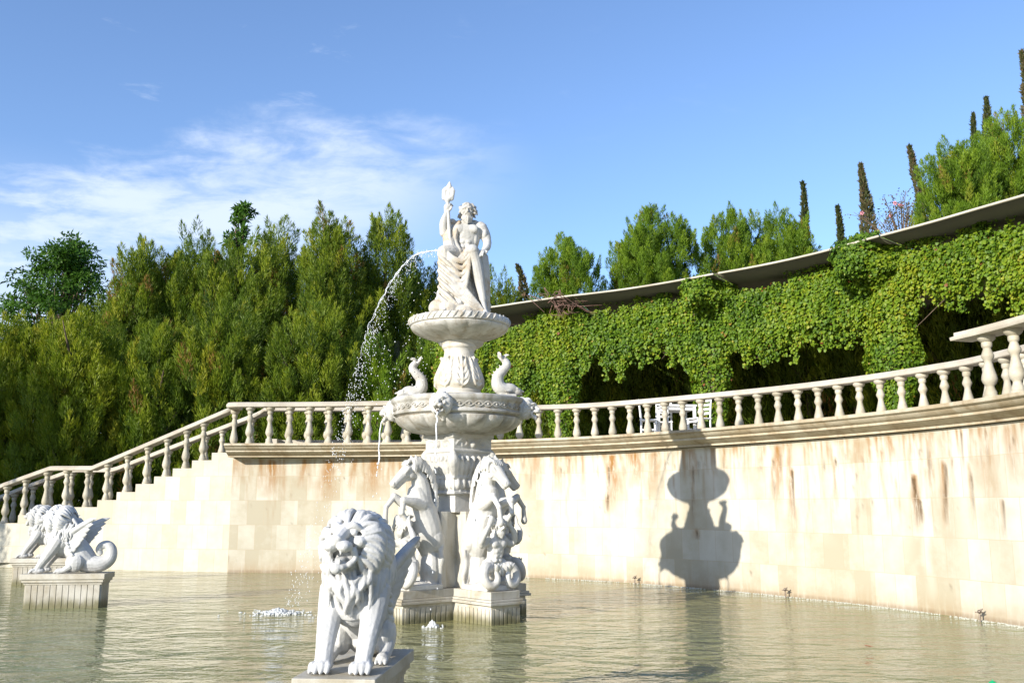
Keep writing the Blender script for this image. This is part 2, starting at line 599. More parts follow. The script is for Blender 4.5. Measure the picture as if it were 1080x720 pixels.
brk = gg.remap(gg.noise(gg.mapping(uv, (1, 0.16, 1)), 13.0, 5, 0.7), 0.22, 0.56)
c = gg.mix(gg.math('MULTIPLY', sg.outputs['Fac'], 0.7), c, (0.66, 0.635, 0.57))
c = gg.mix(gg.math('MULTIPLY', sa.outputs['Fac'], brk), c, (0.27, 0.135, 0.035))
c = gg.mix(gg.math('MULTIPLY', sd.outputs['Fac'], brk), c, (0.09, 0.055, 0.025))
mo = gg.math('MULTIPLY', br.outputs['Fac'], 0.7)
c = gg.mix(mo, c, (0.40, 0.32, 0.21))
gg.l.new(c, b.inputs['Base Color'])
b.inputs['Roughness'].default_value = 0.6
b.inputs['Specular IOR Level'].default_value = 0.3
hgt = gg.math('SUBTRACT', gg.math('MULTIPLY', gg.noise(uv, 30.0, 4, 0.7), 0.3), gg.math('ADD', br.outputs['Fac'], gg.math('MULTIPLY', pit, 0.5)))
bp = gg.node('ShaderNodeBump', ins={'Strength': 0.35, 'Distance': 0.01, 'Height': hgt})
gg.l.new(bp.outputs[0], b.inputs['Normal'])
M['wall'] = m
M['cornice'] = stone_mat('cornice_stone', (0.47, 0.42, 0.32), (0.35, 0.28, 0.18), (0.17, 0.10, 0.04), 0.6, 1.9, streak=0.4)
M['stairs'] = stone_mat('stair_stone', (0.50, 0.47, 0.405), (0.40, 0.36, 0.29), (0.34, 0.265, 0.165), 0.35, 1.1)
# ================================================================== SETTING
rng = np.random.default_rng(7)
random.seed(7)
K = 0.90                      # size of the whole terrace about the eye point
Z_LEDGE = EYE + 1.7 * K
Z_TERR = Z_LEDGE + 0.2


def kp(pts): return [(x * K, y * K) for x, y in pts]


LEDGE = resample(catmull(kp([(8.6, -3), (8.45, 3), (8.25, 8), (8.0, 11.5), (7.75, 14.3), (7.3, 16.2), (6.4, 18.3), (5.1, 20.4), (3.6, 22.3),
                          (1.95, 23.95), (0.25, 25.0), (-1.5, 25.8), (-3.2, 26.3), (-5.6, 26.65), (-8.1, 26.75)]), 12), step=0.08)
_f = np.linspace(0, 1, len(LEDGE))[:, None]
WALL = offset2(LEDGE, 0.42) * (1 - _f ** 3) + offset2(LEDGE, 0.76) * _f ** 3
BACK = resample(catmull(kp([(10.2, -3), (10.1, 4), (10.0, 10), (9.9, 14), (9.5, 18.1), (9.0, 19.7), (8.1, 21.5), (6.8, 23.3), (5.1, 25.1), (3.2, 26.8),
                         (1.4, 27.8), (-1.5, 28.25), (-4.5, 28.3), (-7.2, 28.3)]), 12), step=0.08)
VINE = resample(catmull(kp([(13.4, 4), (13.4, 10), (13.2, 15), (12.7, 19.2), (11.6, 22.0), (10.2, 24.4), (8.6, 26.5), (6.7, 28.4), (4.6, 30.0), (2.4, 31.1),
                         (0.2, 31.7), (-2.5, 32.0)]), 12), step=0.05)


def nearest_u(P, u, z):
    """index on a plan polyline seen at picture column u"""
    best, bi = 1e9, 0
    for i, p in enumerate(P):
        if p[1] < 9: continue
        d = abs(proj(p[0], p[1], z)[0] - u)
        if d < best: best, bi = d, i
    return bi


# --- ground with the pool cut out, rising to a wooded hill behind the terrace
def hill(x, y):
    h = 0.12
    d = (y - 34) * 0.8 + (x - 2) * 0.45
    h += 9.0 / (1 + math.exp(-(d - 14) / 6.0)) * (1 / (1 + math.exp(-(x + 6) / 4.0)))
    h += 0.25 * mnoise.noise(Vector((x * 0.08, y * 0.08, 3)))
    return max(0.02, h)


def inside_site(x, y):
    if -17.5 < x < 9.2 and -2.2 < y < 13: return True
    if y < 13: return False
    i = int(np.argmin((BACK[:, 0] - x) ** 2 + (BACK[:, 1] - y) ** 2))
    if -17.5 < x < -6.5: return y < 26.5
    Q = TERR_OUT[np.argmin((TERR_OUT[:, 0] - x) ** 2 + (TERR_OUT[:, 1] - y) ** 2)]
    k = np.argmin((TERR_OUT[:, 0] - x) ** 2 + (TERR_OUT[:, 1] - y) ** 2)
    k0, k1 = max(0, k - 1), min(len(TERR_OUT) - 1, k + 1)
    t = TERR_OUT[k1] - TERR_OUT[k0]
    return (x - Q[0]) * t[1] - (y - Q[1]) * t[0] < 0


def resamp2(P, n): return resample(P, n=n)


NB = 160
BACK_N = resamp2(BACK, NB)
TERR_OUT = offset2(BACK_N, 12.0)
bm = bmesh.new()
xs = sorted(set([-900, -400, -180, -90] + [x for x in np.arange(-50, 60.1, 1.25)] + [90, 180, 400, 900]))
ys = sorted(set([-900, -400, -150, -60, -25] + [y for y in np.arange(-12, 80.1, 1.25)] + [110, 180, 400, 900]))
vid = {}
for i, x in enumerate(xs):
    for j, y in enumerate(ys):
        vid[i, j] = bm.verts.new((x, y, hill(x, y)))
for i in range(len(xs) - 1):
    for j in range(len(ys) - 1):
        cx, cy = (xs[i] + xs[i + 1]) / 2, (ys[j] + ys[j + 1]) / 2
        if inside_site(cx, cy): continue
        bm.faces.new((vid[i, j], vid[i + 1, j], vid[i + 1, j + 1], vid[i, j + 1]))
bmesh.ops.delete(bm, geom=[v for v in bm.verts if not v.link_faces], context='VERTS')
me = bpy.data.meshes.new('ground')
bm.to_mesh(me)
bm.free()
tag(link_mesh('ground', me, M['ground'], smooth=True), kind='structure')

# paving round the open sides of the pool
mb = MB()
mb.box((-5, -1.6, -0.45), (32, 3.6, 1.2))
mb.box((-18.2, 14.0, -0.45), (3.6, 32, 1.18))
tag(mb.build('paving', M['paving'], bevel=0.03), kind='structure')

# pool floor and water
mb = MB()
mb.add([(-17, -0.5, -0.9), (9.5, -0.5, -0.9), (9.5, 29.5, -0.9), (-17, 29.5, -0.9)], [(0, 1, 2, 3)])
tag(mb.build('pool_floor', M['pool_floor']), kind='structure')
mb = MB()
mb.add([(-16.6, 0.1, 0), (8.9, 0.1, 0), (8.9, 28.5, 0), (-16.6, 28.5, 0)], [(0, 1, 2, 3)])
w = mb.build('pool_water', M['water'])
tag(w, kind='structure')

# --- retaining wall (dense mesh so that its stains keep their own shapes)
wp = resample(WALL, step=0.045)
ws = arclen(wp)
ZW = Z_LEDGE - 0.34
zs = np.linspace(-0.9, ZW, 74)
V = [(p[0], p[1], z) for p in wp for z in zs]
nz = len(zs)
F = [(i * nz + j, i * nz + j + 1, (i + 1) * nz + j + 1, (i + 1) * nz + j) for i in range(len(wp) - 1) for j in range(nz - 1)]
wall = empty('retaining_wall', (0, 0, 0), 0, 'curved cream travertine tile wall with rusty run-off stains behind the pool', 'wall')
wf = pydata('tile_facing', V, F, M['wall'], wall, True)
uvl = wf.data.uv_layers.new(name='UVMap')
li = np.empty(len(wf.data.loops), np.int32)
wf.data.loops.foreach_get('vertex_index', li)
sv = np.repeat(ws, nz)
zv = np.tile(zs, len(wp))
uvl.data.foreach_set('uv', np.stack([sv[li], zv[li] + 0.05], 1).astype(np.float32).ravel())
pu = np.array([proj(p[0], p[1], 1.7)[0] if p[1] > 6 else 2000 for p in wp])
stain = np.zeros((len(wp), nz))
soot = np.zeros((len(wp), nz))
lime = np.zeros((len(wp), nz))
lr = np.random.default_rng(5)


def s_at(u):
    return ws[int(np.argmin(np.abs(pu - u)))]


def streak(arr, s0, width, top_, length, amp, lean=0.0, wob=0.05):
    ph = lr.random() * 50
    for j in range(nz):
        z = zs[j]
        t = (top_ - z) / length
        if t < 0 or t > 1: continue
        cen = s0 + lean * t + wob * mnoise.noise(Vector((ph, z * 1.6, 0)))
        wd = width * (0.55 + 0.6 * t) * (1 + 0.35 * mnoise.noise(Vector((ph + 9, z * 4, 0))))
        a = amp * min(1, t * 14) * (1 - t) ** 0.6
        d = np.abs(ws - cen) / wd
        arr[:, j] = np.maximum(arr[:, j], a * np.clip(1.25 - d, 0, 1))


# run-off from the ledge: many ochre trickles, wide brown sheets, pale lime between
for k in range(330):
    u = lr.uniform(235, 1110)
    left = u < 480
    streak(stain, s_at(u), lr.uniform(0.02, 0.055) * (1.7 if left else 1), ZW, lr.uniform(0.15, 0.8) * (1.25 if left else 1.0), lr.uniform(0.45, 1.0), lr.uniform(-.05, .05))
for u, wd, ln, am in ((285, .25, .9, .8), (318, .16, .7, .7), (345, .35, 1.0, .9), (372, .12, .8, .7), (392, .3, .9, .8), (565, .2, .6, .6), (586, .12, .8, .6), (600, .1, .7, .5), (646, .22, 1.25, .85),
                      (672, .30, .75, .75), (690, .28, .9, .55), (820, .16, 1.2, .7), (836, .13, 2.1, .5), (985, .08, 1.1, .45), (1046, .35, 1.7, .32), (1070, .2, .8, .5), (1000, .25, 2.2, .25), (915, .12, 1.2, .25), (255, .1, .6, .5), (430, .2, .7, .6)):
    streak(stain, s_at(u), wd, ZW, ln * 1.15, min(1.2, am * 1.5), 0.0, 0.12)
for u, wd, t_, ln, am in ((643, .035, 2.75, .75, .9), (641, .05, 2.1, .4, .8), (818, .025, 2.75, .75, .95), (838, .045, 2.55, .95, .95), (884, .022, 2.7, .9, .8), (967, .07, 2.35, .85, 1.0), (972, .05, 1.95, .40, .9), (999, .05, 2.55, 1.0, .95),
                          (1028, .02, 2.5, .9, .7), (733, .03, 2.7, 1.2, .6), (735, .06, 1.35, .2, .7), (905, .015, 2.45, 1.3, .5), (920, .012, 2.45, 1.2, .45), (862, .012, 2.4, .9, .3), (1058, .03, 1.95, .6, .6), (196, .03, .6, .25, .6),
                          (560, .02, 2.7, .5, .5), (592, .03, 2.75, .6, .5), (350, .03, 2.9, .3, .4)):
    streak(soot, s_at(u), wd, t_ - .17, ln, min(1.3, am * 1.5), 0.02)
    streak(stain, s_at(u) + .02, wd * 2.2, t_ - .12, ln * 1.2, am, 0.04)
for k in range(90):
    u = lr.uniform(240, 1100)
    streak(stain, s_at(u), lr.uniform(0.02, 0.045), ZW - lr.uniform(0, .25), lr.uniform(0.6, 1.7), lr.uniform(0.3, 0.8), 0, 0.1)
for k in range(40):
    u = lr.uniform(430, 1100)
    streak(soot, s_at(u), lr.uniform(0.012, 0.024), ZW - lr.uniform(0, .3), lr.uniform(0.25, .8), lr.uniform(0.35, 0.8), 0, 0.06)
for k in range(46):
    u = lr.uniform(430, 1100)
    streak(lime, s_at(u), lr.uniform(0.08, 0.5), ZW - .04, lr.uniform(1.4, 2.9), lr.uniform(0.4, 1.0), 0, 0.15)
for k in range(130):
    u = lr.uniform(235, 1100)
    streak(soot, s_at(u), lr.uniform(0.010, 0.022), lr.uniform(0.3, 2.8), lr.uniform(0.04, 0.10), lr.uniform(0.2, 0.6), 0)
for j in range(nz):                       # damp band at the water line
    if zs[j] < 0.5:
        a = max(0, 1 - max(0, zs[j]) / 0.42)
        stain[:, j] = np.maximum(stain[:, j], 0.42 * a ** 1.5)
    if zs[j] < 0.07:
        soot[:, j] = np.maximum(soot[:, j], 0.35)
for nm, arr in (('stain', stain), ('soot', soot), ('lime', lime)):
    at = wf.data.attributes.new(nm, 'FLOAT', 'POINT')
    at.data.foreach_set('value', arr.astype(np.float32).ravel())
CORN = [(o_, z_ * .82) for o_, z_ in [(0.0, 0.0), (0.0, -0.065), (0.02, -0.085), (0.05, -0.09), (0.07, -0.135), (0.13, -0.185), (0.17, -0.20), (0.17, -0.25), (0.21, -0.265), (0.31, -0.335), (0.36, -0.35), (0.36, -0.40), (0.80, -0.40), (0.80, 0.0)]]
sweep('cornice', [(p[0], p[1], Z_LEDGE) for p in resample(LEDGE, step=0.22)], CORN, M['cornice'], wall, 40)

# --- walkway above the wall, raised terrace behind it
LN = offset2(resamp2(LEDGE, NB), 0.78)


def strip(name, A, B, z, mat):
    V = [(p[0], p[1], z) for p in A] + [(p[0], p[1], z) for p in B]
    n = len(A)
    F = [(i, n + i, n + i + 1, i + 1) for i in range(n - 1)]
    o = pydata(name, V, F, mat)
    bm = bmesh.new()
    bm.from_mesh(o.data)
    for f in bm.faces:
        f.normal_update()
        if f.normal.z < 0: f.normal_flip()
    bm.to_mesh(o.data)
    bm.free()
    return tag(o, kind='structure')


strip('walkway', LN, offset2(BACK_N, 0.45), Z_LEDGE - 0.004, M['paving'])
strip('terrace', offset2(BACK_N, 0.45), TERR_OUT, Z_TERR, M['paving'])
kb = [(p[0], p[1]) for p in offset2(BACK_N, 0.45)]
tag(sweep('terrace_step', kb, [(0, -0.5), (0, -0.003), (-0.12, -0.003), (-0.12, -0.5)], M['paving'], None, 40), kind='structure')
for o in (bpy.data.objects['terrace_step'],): o.location.z = Z_TERR
tag(sweep('terrace_edge', [(p[0], p[1]) for p in TERR_OUT], [(0, -4.5), (0, 0.0), (0.3, 0.0), (0.3, -4.5)], M['paving'], None, 40), kind='structure')
bpy.data.objects['terrace_edge'].location.z = Z_TERR
backdrop_pts = [(p[0], p[1], Z_TERR) for p in offset2(BACK_N, 11.2)]
bw = sweep('backdrop_wall', backdrop_pts, [(0, 0), (0, 4.6), (0.3, 4.6), (0.3, 0)], M['ground'], None, 40)  # unseen wall, added to block bright sky showing through the hedge
tag(bw, 'added dark earth coloured backdrop wall behind the terrace hedge, closing off the sky gaps', 'wall')
# end of the terrace mass behind the stairs
mb = MB()
e0, e1 = BACK_N[-1], TERR_OUT[-1]
mb.box(((e0[0] + e1[0]) / 2 + 0.1, (e0[1] + e1[1]) / 2, Z_TERR / 2 - .5), (0.3, 12.5, Z_TERR + .98))
tag(mb.build('terrace_end', M['paving']), kind='structure')

# --- staircase with stepped cheek going down to the left
SY0 = 26.75 * K + .75     # front face at its upper end
def stair_front(x): return SY0 + max(0.0, -8.1 * K - x) * 0.30
YS = SY0 + .03
treads = [(235, 222, 477), (222, 200, 485), (200, 179.5, 493.5), (179.5, 159.5, 502), (159.5, 139.5, 510), (139.5, 119, 518.5), (119, 98, 527), (98, 33, 534.5),
          (33, 11, 543), (11, -11, 551.5), (-11, -33, 560), (-33, -55, 568.5), (-55, -77, 577), (-77, -99, 585)]
tx = []
for ua, ub, v in treads:
    xa = aty(ua, v, YS)[0]
    Y = stair_front(xa)
    xa, z = aty(ua, v, Y)
    xb, _ = aty(ub, v, Y)
    tx.append([xa, xb, max(0.15, z)])
tx[0][0] = -8.1 * K + .05
for a_, b_ in zip(tx, tx[1:]): b_[0] = a_[1]
stairs = empty('stone_staircase', (0, 0, 0), 0, 'pale stone staircase with stepped side going down to the left of the pool wall', 'staircase')
mb = MB()
V = []
prof = [(tx[0][0], -0.9)]
for a_ in tx:
    prof += [(a_[0], a_[2]), (a_[1], a_[2])]
prof.append((tx[-1][1], -0.9))
def ext(prof, y0, y1):
    n = len(prof)
    V = [(x, stair_front(x) + y0, z) for x, z in prof] + [(x, stair_front(x) + y1, z) for x, z in prof]
    F = [tuple(range(n)), tuple(range(n, 2 * n))[::-1]] + [(i, n + i, n + (i + 1) % n, (i + 1) % n) for i in range(n)]
    return V, F
mb.add(*ext(prof, 0.02, 0.3))
so = mb.build('stepped_cheek', M['wall'], stairs)
mb = MB()
prof2 = [(x, z - 0.04 if i else z) for i, (x, z) in enumerate(prof)]
mb.add(*ext([(x - 0.01, z) for x, z in prof2], 0.303, 1.75))
mb.build('step', M['stairs'], stairs)
bm = bmesh.new()
for o in (so,):
    bm.from_mesh(o.data)
    bmesh.ops.triangulate(bm, faces=[f for f in bm.faces if len(f.verts) > 4])
    bm.to_mesh(o.data)
bm.free()
uvl = so.data.uv_layers.new(name='UVMap')
for lp in so.data.loops:
    co = so.data.vertices[lp.vertex_index].co
    uvl.data[lp.index].uv = (co.x + 40.0, co.z + 0.05)
at = so.data.attributes.new('lime', 'FLOAT', 'POINT')
for i, v_ in enumerate(so.data.vertices): at.data[i].value = 0.2

# ------------------------------------------------------------------ balustrades
def baluster_mesh(h, k=1.0):
    q = [(0.100, 0), (0.100, .045), (.085, .055), (.082, .10), (.062, .15), (.055, .185), (.060, .20), (.090, .245), (.106, .30), (.098, .36), (.078, .44), (.058, .53), (.052, .575),
         (.060, .61), (.083, .655), (.086, .685), (.070, .73), (.053, .785), (.052, .80), (.066, .815), (.072, .835), (.072, .885), (.066, .895), (.098, .92), (.116, .945), (.120, .955), (.120, 1.0)]
    mb = MB()
    mb.lathe([(r * k * h / 0.95, z * h) for r, z in q], n=16)
    me = bpy.data.meshes.new('baluster')
    me.from_pydata(mb.v, [], mb.f)
    me.materials.append(M['rail'])
    me.shade_smooth()
    me.set_sharp_from_angle(angle=R(50))
    return me


BAL_H = 1.03 * K
BAL = baluster_mesh(BAL_H)
BAL_SHORT = baluster_mesh(0.93)
RAIL = [(-0.13, 0), (-0.145, 0.015), (-0.145, 0.075), (-0.12, 0.10), (-0.10, 0.125), (0.10, 0.125), (0.12, 0.10), (0.145, 0.075), (0.145, 0.015), (0.13, 0)]


def put_baluster(me, loc, parent):
    o = bpy.data.objects.new('baluster', me)
    COL.objects.link(o)
    o.parent = parent
    o.location = loc
    o.rotation_euler = (0, 0, random.uniform(0, 6.28))
    return o


def sub_path(P, i0, i1): return P[min(i0, i1):max(i0, i1) + 1]


# back railing of the walkway, full length, and down the far side of the stairs
far = empty('far_balustrade', (0, 0, 0), 0, 'long pale stone balustrade along the back of the walkway under the vines', 'balustrade', 'stone balustrades')
BK = offset2(resample(BACK, step=0.1), -0.2)
rp = [(p[0], p[1], Z_LEDGE + BAL_H) for p in BK]
def rail_line(dz, yf, x_end=None):
    out = []
    for u, v in ((250, 427), (97, 491), (52, 491), (0, 509), (-60, 532), (-104, 550)):
        x = aty(u, v, YS)[0]
        y = yf(x)
        x, z = aty(u, v, stair_front(aty(u, v, YS)[0]) + 0.15)
        out.append((x, yf(x), z + dz))
    return out
def dense(P, step=0.15): return resample(np.array(P, float), step=step)
near_line = rail_line(-0.125, lambda x: stair_front(x) + 0.15)
far_line = rail_line(-0.125, lambda x: stair_front(x) + 1.55)
far_line[0] = (far_line[0][0] + 0.35, far_line[0][1], Z_LEDGE + BAL_H)
full = rp + [tuple(p) for p in dense(far_line, 0.2)]
sweep('handrail', full, RAIL, M['rail_top'], far, 40)
s = arclen(BK)
start = nearest_u(BK, 1058, 4.4)
n = 0
sb = s[start] - 0.57 * K * 6
while sb < s[-1] - 0.1:
    p = [np.interp(sb, s, BK[:, k]) for k in (0, 1)]
    put_baluster(BAL, (p[0], p[1], Z_LEDGE), far)
    sb += 0.57 * K
    n += 1
def tread_z(x):
    for a_, b_, z in tx:
        if b_ - 1e-6 <= x <= a_ + 1e-6: return z
    return tx[-1][2]
def stair_balusters(line, parent, xoff=0.0):
    L = np.array(line)
    o_ = np.argsort(L[:, 0])
    us = [244.5, 212, 194, 173.5, 153, 132, 111, 90, 67.5, 46, 23, 3, -18, -40, -62, -84]
    for u in us:
        x = aty(u, 500, stair_front(aty(u, 500, YS)[0]) + 0.15)[0] + xoff
        zt_ = np.interp(x, L[o_, 0], L[o_, 2]) + 0.02
        zb = tread_z(x)
        y = np.interp(x, L[o_, 0], L[o_, 1])
        b_ = put_baluster(BAL, (x, y, zb), parent)
        b_.scale = (1, 1, (zt_ - zb) / BAL_H)
stair_balusters(far_line, far, 0.05)

near = empty('stair_balustrade', (0, 0, 0), 0, 'stone balustrade down the pool side of the staircase and along the left of the ledge', 'balustrade', 'stone balustrades')
LK = offset2(resample(LEDGE, step=0.1), 0.2)
i0 = nearest_u(LK, 517, 4.4)
seg = LK[i0:-1]
full = [(p[0], p[1], Z_LEDGE + BAL_H) for p in seg] + [tuple(p) for p in dense([(near_line[0][0], near_line[0][1], Z_LEDGE + BAL_H)] + near_line[1:], 0.2)]
sweep('handrail', full, RAIL, M['rail_top'], near, 40)
s = arclen(seg)
sb = 0.12
while sb < s[-1] - 0.2:
    p = [np.interp(sb, s, seg[:, k]) for k in (0, 1)]
    put_baluster(BAL, (p[0], p[1], Z_LEDGE), near)
    sb += 0.572 * K
near_line[0] = (near_line[0][0], near_line[0][1], Z_LEDGE + BAL_H)
stair_balusters(near_line, near)

rightb = empty('ledge_balustrade', (0, 0, 0), 0, 'short white balustrade at the front edge of the ledge on the far right', 'balustrade', 'stone balustrades')
i1 = nearest_u(LK, 1015, 4.4)
seg = LK[:i1 + 1]
seg = seg[seg[:, 1] > 5]
sweep('handrail', [(p[0], p[1], Z_LEDGE + BAL_H) for p in seg],
      [(-0.2, 0), (-0.21, 0.02), (-0.21, 0.05), (-0.13, 0.075), (-0.13, 0.125), (0.13, 0.125), (0.13, 0.075), (0.21, 0.05), (0.21, 0.02), (0.2, 0)], M['rail_top'], rightb, 40)
s = arclen(seg)
ib = nearest_u(seg, 1040, 4.0)
for k in range(-1, 14):
    q = s[ib] - 0.62 * K * k
    if q > s[-1] - 0.1 or q < 0: continue
    p = [np.interp(q, s, seg[:, kk]) for kk in (0, 1)]
    put_baluster(BAL, (p[0], p[1], Z_LEDGE), rightb).scale = (1.08, 1.08, 1)

# water nozzles standing at the foot of the wall
for u, v, lab in ((671, 608, 'small rusty water nozzle at the wall foot left of the fountain shadow'), (827, 620, 'small rusty water nozzle at the wall foot right of the fountain shadow'), (1026, 640, 'rusty water nozzle at the wall foot nearest the right edge')):
    i = int(np.argmin(np.abs(pu - u)))
    p = wp[i]
    t = empty('water_nozzle', (p[0] - 0.10, p[1] - 0.12, 0.0), 0, lab, 'nozzle', 'water nozzles along the wall')
    mb = MB()
    mb.tube([(0, 0, -0.3), (0, 0, 0.12)], 0.012, n=8)
    mb.build('pipe', M['metal'], t, True)
    mb = MB()
    mb.ell((0, 0, 0.14), (0.03, 0.03, 0.03))
    mb.tube([(0, 0, 0.14), (0.03, -0.03, 0.18)], [0.018, 0.01], n=8)
    mb.tube([(-0.045, 0.02, 0.13), (0.045, -0.02, 0.13)], 0.010, n=8)
    mb.build('valve_head', M['metal'], t, True)

# foam where the run-off meets the water
mb = MB()
fr = random.Random(3)
for k in range(2600):
    u = fr.uniform(520, 1120)
    i = int(np.argmin(np.abs(pu - u)))
    j = min(len(wp) - 2, i)
    t = wp[j + 1] - wp[j]
    t = t / np.linalg.norm(t)
    cl_ = mnoise.noise(Vector((ws[i] * 1.3, 0, 0)))
    if fr.random() > 0.42 + 0.75 * cl_: continue
    d = -abs(fr.gauss(0, 0.05)) - 0.01
    x, y = wp[i][0] + t[1] * d + t[0] * fr.uniform(-.03, .03), wp[i][1] - t[0] * d
    r = fr.uniform(0.006, 0.018)
    mb.ell((x, y, 0.0), (r * 1.3, r * 1.3, r * 0.8), nu=6, nv=4)
tag(mb.build('foam', M['foam'], None, True), kind='stuff')

# ------------------------------------------------------------------ shade awnings, pergola and the hanging vine
VTOP = [(440, 352), (505, 345), (545, 336), (578, 314), (597, 309), (628, 327), (675, 319), (718, 313), (731, 288), (753, 281), (772, 289), (781, 302), (835, 287), (880, 281), (890, 264), (917, 244), (939, 238), (954, 245), (961, 260), (994, 254), (1040, 239), (1080, 229), (1140, 214), (1250, 190)]
VBOT = [(440, 425), (500, 415), (530, 430), (560, 425), (612, 405), (628, 388), (648, 395), (670, 385), (702, 372), (725, 392), (772, 378), (785, 378), (805, 386), (825, 378), (847, 365), (878, 356), (911, 362), (968, 330), (985, 322), (1006, 330), (1033, 309), (1055, 322), (1080, 322), (1140, 318), (1250, 310)]
HEM = [(440, 338), (505, 325), (519, 321), (574, 314), (613, 310), (675, 303), (722, 293), (776, 284), (827, 276), (867, 264), (888, 258), (920, 250), (953, 240), (1011, 226), (1080, 202), (1150, 180), (1250, 150)]
def z_from(u, v, Y):
    r = ray(u, v)
    return EYE + r[2] / r[1] * Y
HEMP = offset2(VINE, -0.95)
def zsm(a): return np.convolve(np.pad(a, 12, mode='edge'), np.ones(25) / 25, 'valid')
def zsm2(a): return np.convolve(np.pad(a, 45, mode='edge'), np.ones(91) / 91, 'valid')
hem_u = np.array([proj(p[0], p[1], 8.6)[0] if p[1] > 8 else 1250 for p in HEMP])
hem_z = zsm2(np.array([z_from(u, interp(u, HEM), p[1]) if p[1] > 8 else 8.0 for u, p in zip(hem_u, HEMP)]))
first = int(np.argmax(HEMP[:, 1] > 13.5))
hem_z[:first] = hem_z[first]
BACKP = offset2(VINE, 8.5)
can_labels = ['tan fabric awning behind the statue, left of the first vine pillar', 'tan fabric awning between the first and second vine pillars', 'tan fabric awning sagging between the second and third vine pillars', 'tan fabric awning sweeping off the right edge above the vines']
for (ua, ub), lab in zip(((470, 604), (604, 752), (752, 924), (924, 1250)), can_labels):
    idx = [i for i in range(len(HEMP)) if ua <= hem_u[i] <= ub and HEMP[i][1] > 8]
    idx = idx[::6] + [idx[-1]]
    V, F = [], []
    nr = 8
    m_ = len(idx)
    for r_ in range(nr + 1):
        t = r_ / nr
        for q, i in enumerate(idx):
            a = HEMP[i]
            b_ = BACKP[i]
            sag = -0.015 * math.sin(math.pi * q / max(1, m_ - 1))
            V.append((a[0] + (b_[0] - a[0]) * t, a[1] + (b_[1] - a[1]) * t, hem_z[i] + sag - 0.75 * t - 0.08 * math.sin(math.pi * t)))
    for r_ in range(nr):
        for q in range(m_ - 1):
            F.append((r_ * m_ + q, r_ * m_ + q + 1, (r_ + 1) * m_ + q + 1, (r_ + 1) * m_ + q))
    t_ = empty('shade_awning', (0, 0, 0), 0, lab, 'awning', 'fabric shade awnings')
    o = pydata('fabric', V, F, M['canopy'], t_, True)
    sm = o.modifiers.new('cloth', 'SOLIDIFY')
    sm.thickness = 0.012
    mb = MB()
    mb.tube([(HEMP[i][0], HEMP[i][1], hem_z[i] - 0.015 * math.sin(math.pi * q / max(1, m_ - 1))) for q, i in enumerate(idx)][::2] , 0.03, n=6, sub=2)
    mb.build('hem', M['rail_top'], t_, True)

perg = empty('pergola', (0, 0, 0), 0, 'dark timber pergola hidden in the vines on the terrace', 'pergola')
pi = [nearest_u(VINE, u, 6) for u in (1160, 940, 750, 592, 470)]
vz = lambda i: z_from(proj(VINE[i][0], VINE[i][1], 7.5)[0], interp(proj(VINE[i][0], VINE[i][1], 7.5)[0], VTOP), VINE[i][1])
for i in pi:
    p = VINE[i]
    mb = MB()
    mb.box((p[0], p[1], (Z_TERR + 6.95) / 2), (0.2, 0.2, 6.95 - Z_TERR))
    mb.build('post', M['wood'], perg)
bp_ = offset2(VINE[max(pi[0] - 40, 0):pi[-1] + 1:10], 0.1)
sweep('beam', [(p[0], p[1], 6.95) for p in bp_], [(-0.09, 0), (0.09, 0), (0.09, 0.22), (-0.09, 0.22)], M['wood'], perg, 40)


def leaf_mesh(name, P, D, N, L, W, tint, mat, parent=None, shape='diamond'):
    """many separate little leaves as one mesh; arrays of shape (n,3)/(n,)"""
    n = len(P)
    D = D / np.linalg.norm(D, axis=1)[:, None]
    S = np.cross(D, N)
    S /= np.maximum(1e-6, np.linalg.norm(S, axis=1))[:, None]
    U = np.cross(S, D)
    Lc, Wc = L[:, None], W[:, None]
    if shape == 'diamond':
        pts = [P, P + D * Lc * 0.45 + S * Wc * 0.5, P + D * Lc, P + D * Lc * 0.45 - S * Wc * 0.5]
    else:   # broad lobed leaf, slightly cupped along its midrib
        cup = U * Wc * 0.16
        pts = [P, P + D * Lc * 0.18 + S * Wc * 0.5 + cup, P + D * Lc * 0.66 + S * Wc * 0.42 + cup * 0.8, P + D * Lc, P + D * Lc * 0.66 - S * Wc * 0.42 + cup * 0.8, P + D * Lc * 0.18 - S * Wc * 0.5 + cup]
    k = len(pts)
    V = np.stack(pts, 1).reshape(-1, 3).astype(np.float32)
    me = bpy.data.meshes.new(name)
    me.vertices.add(n * k)
    me.vertices.foreach_set('co', V.ravel())
    if k == 4:
        me.loops.add(n * 4)
        me.loops.foreach_set('vertex_index', np.arange(n * 4, dtype=np.int32))
        me.polygons.add(n)
        me.polygons.foreach_set('loop_start', np.arange(0, n * 4, 4, dtype=np.int32))
    else:   # two quads folded on the midrib 0-3
        base = (np.arange(n) * 6)[:, None]
        idx = np.concatenate([base + np.array([[0, 1, 2, 3]]), base + np.array([[0, 3, 4, 5]])], 1).astype(np.int32)
        me.loops.add(n * 8)
        me.loops.foreach_set('vertex_index', idx.ravel())
        me.polygons.add(n * 2)
        me.polygons.foreach_set('loop_start', np.arange(0, n * 8, 4, dtype=np.int32))
    me.update(calc_edges=True)
    at = me.attributes.new('tint', 'FLOAT', 'POINT')
    at.data.foreach_set('value', np.repeat(np.clip(tint, 0, 1), k).astype(np.float32))
    return link_mesh(name, me, mat, parent)


def noise_arr(P, sc, seed=0.0):
    return np.array([mnoise.noise(Vector((p[0] * sc + seed, p[1] * sc + seed * 1.7, p[2] * sc))) for p in P.tolist()])


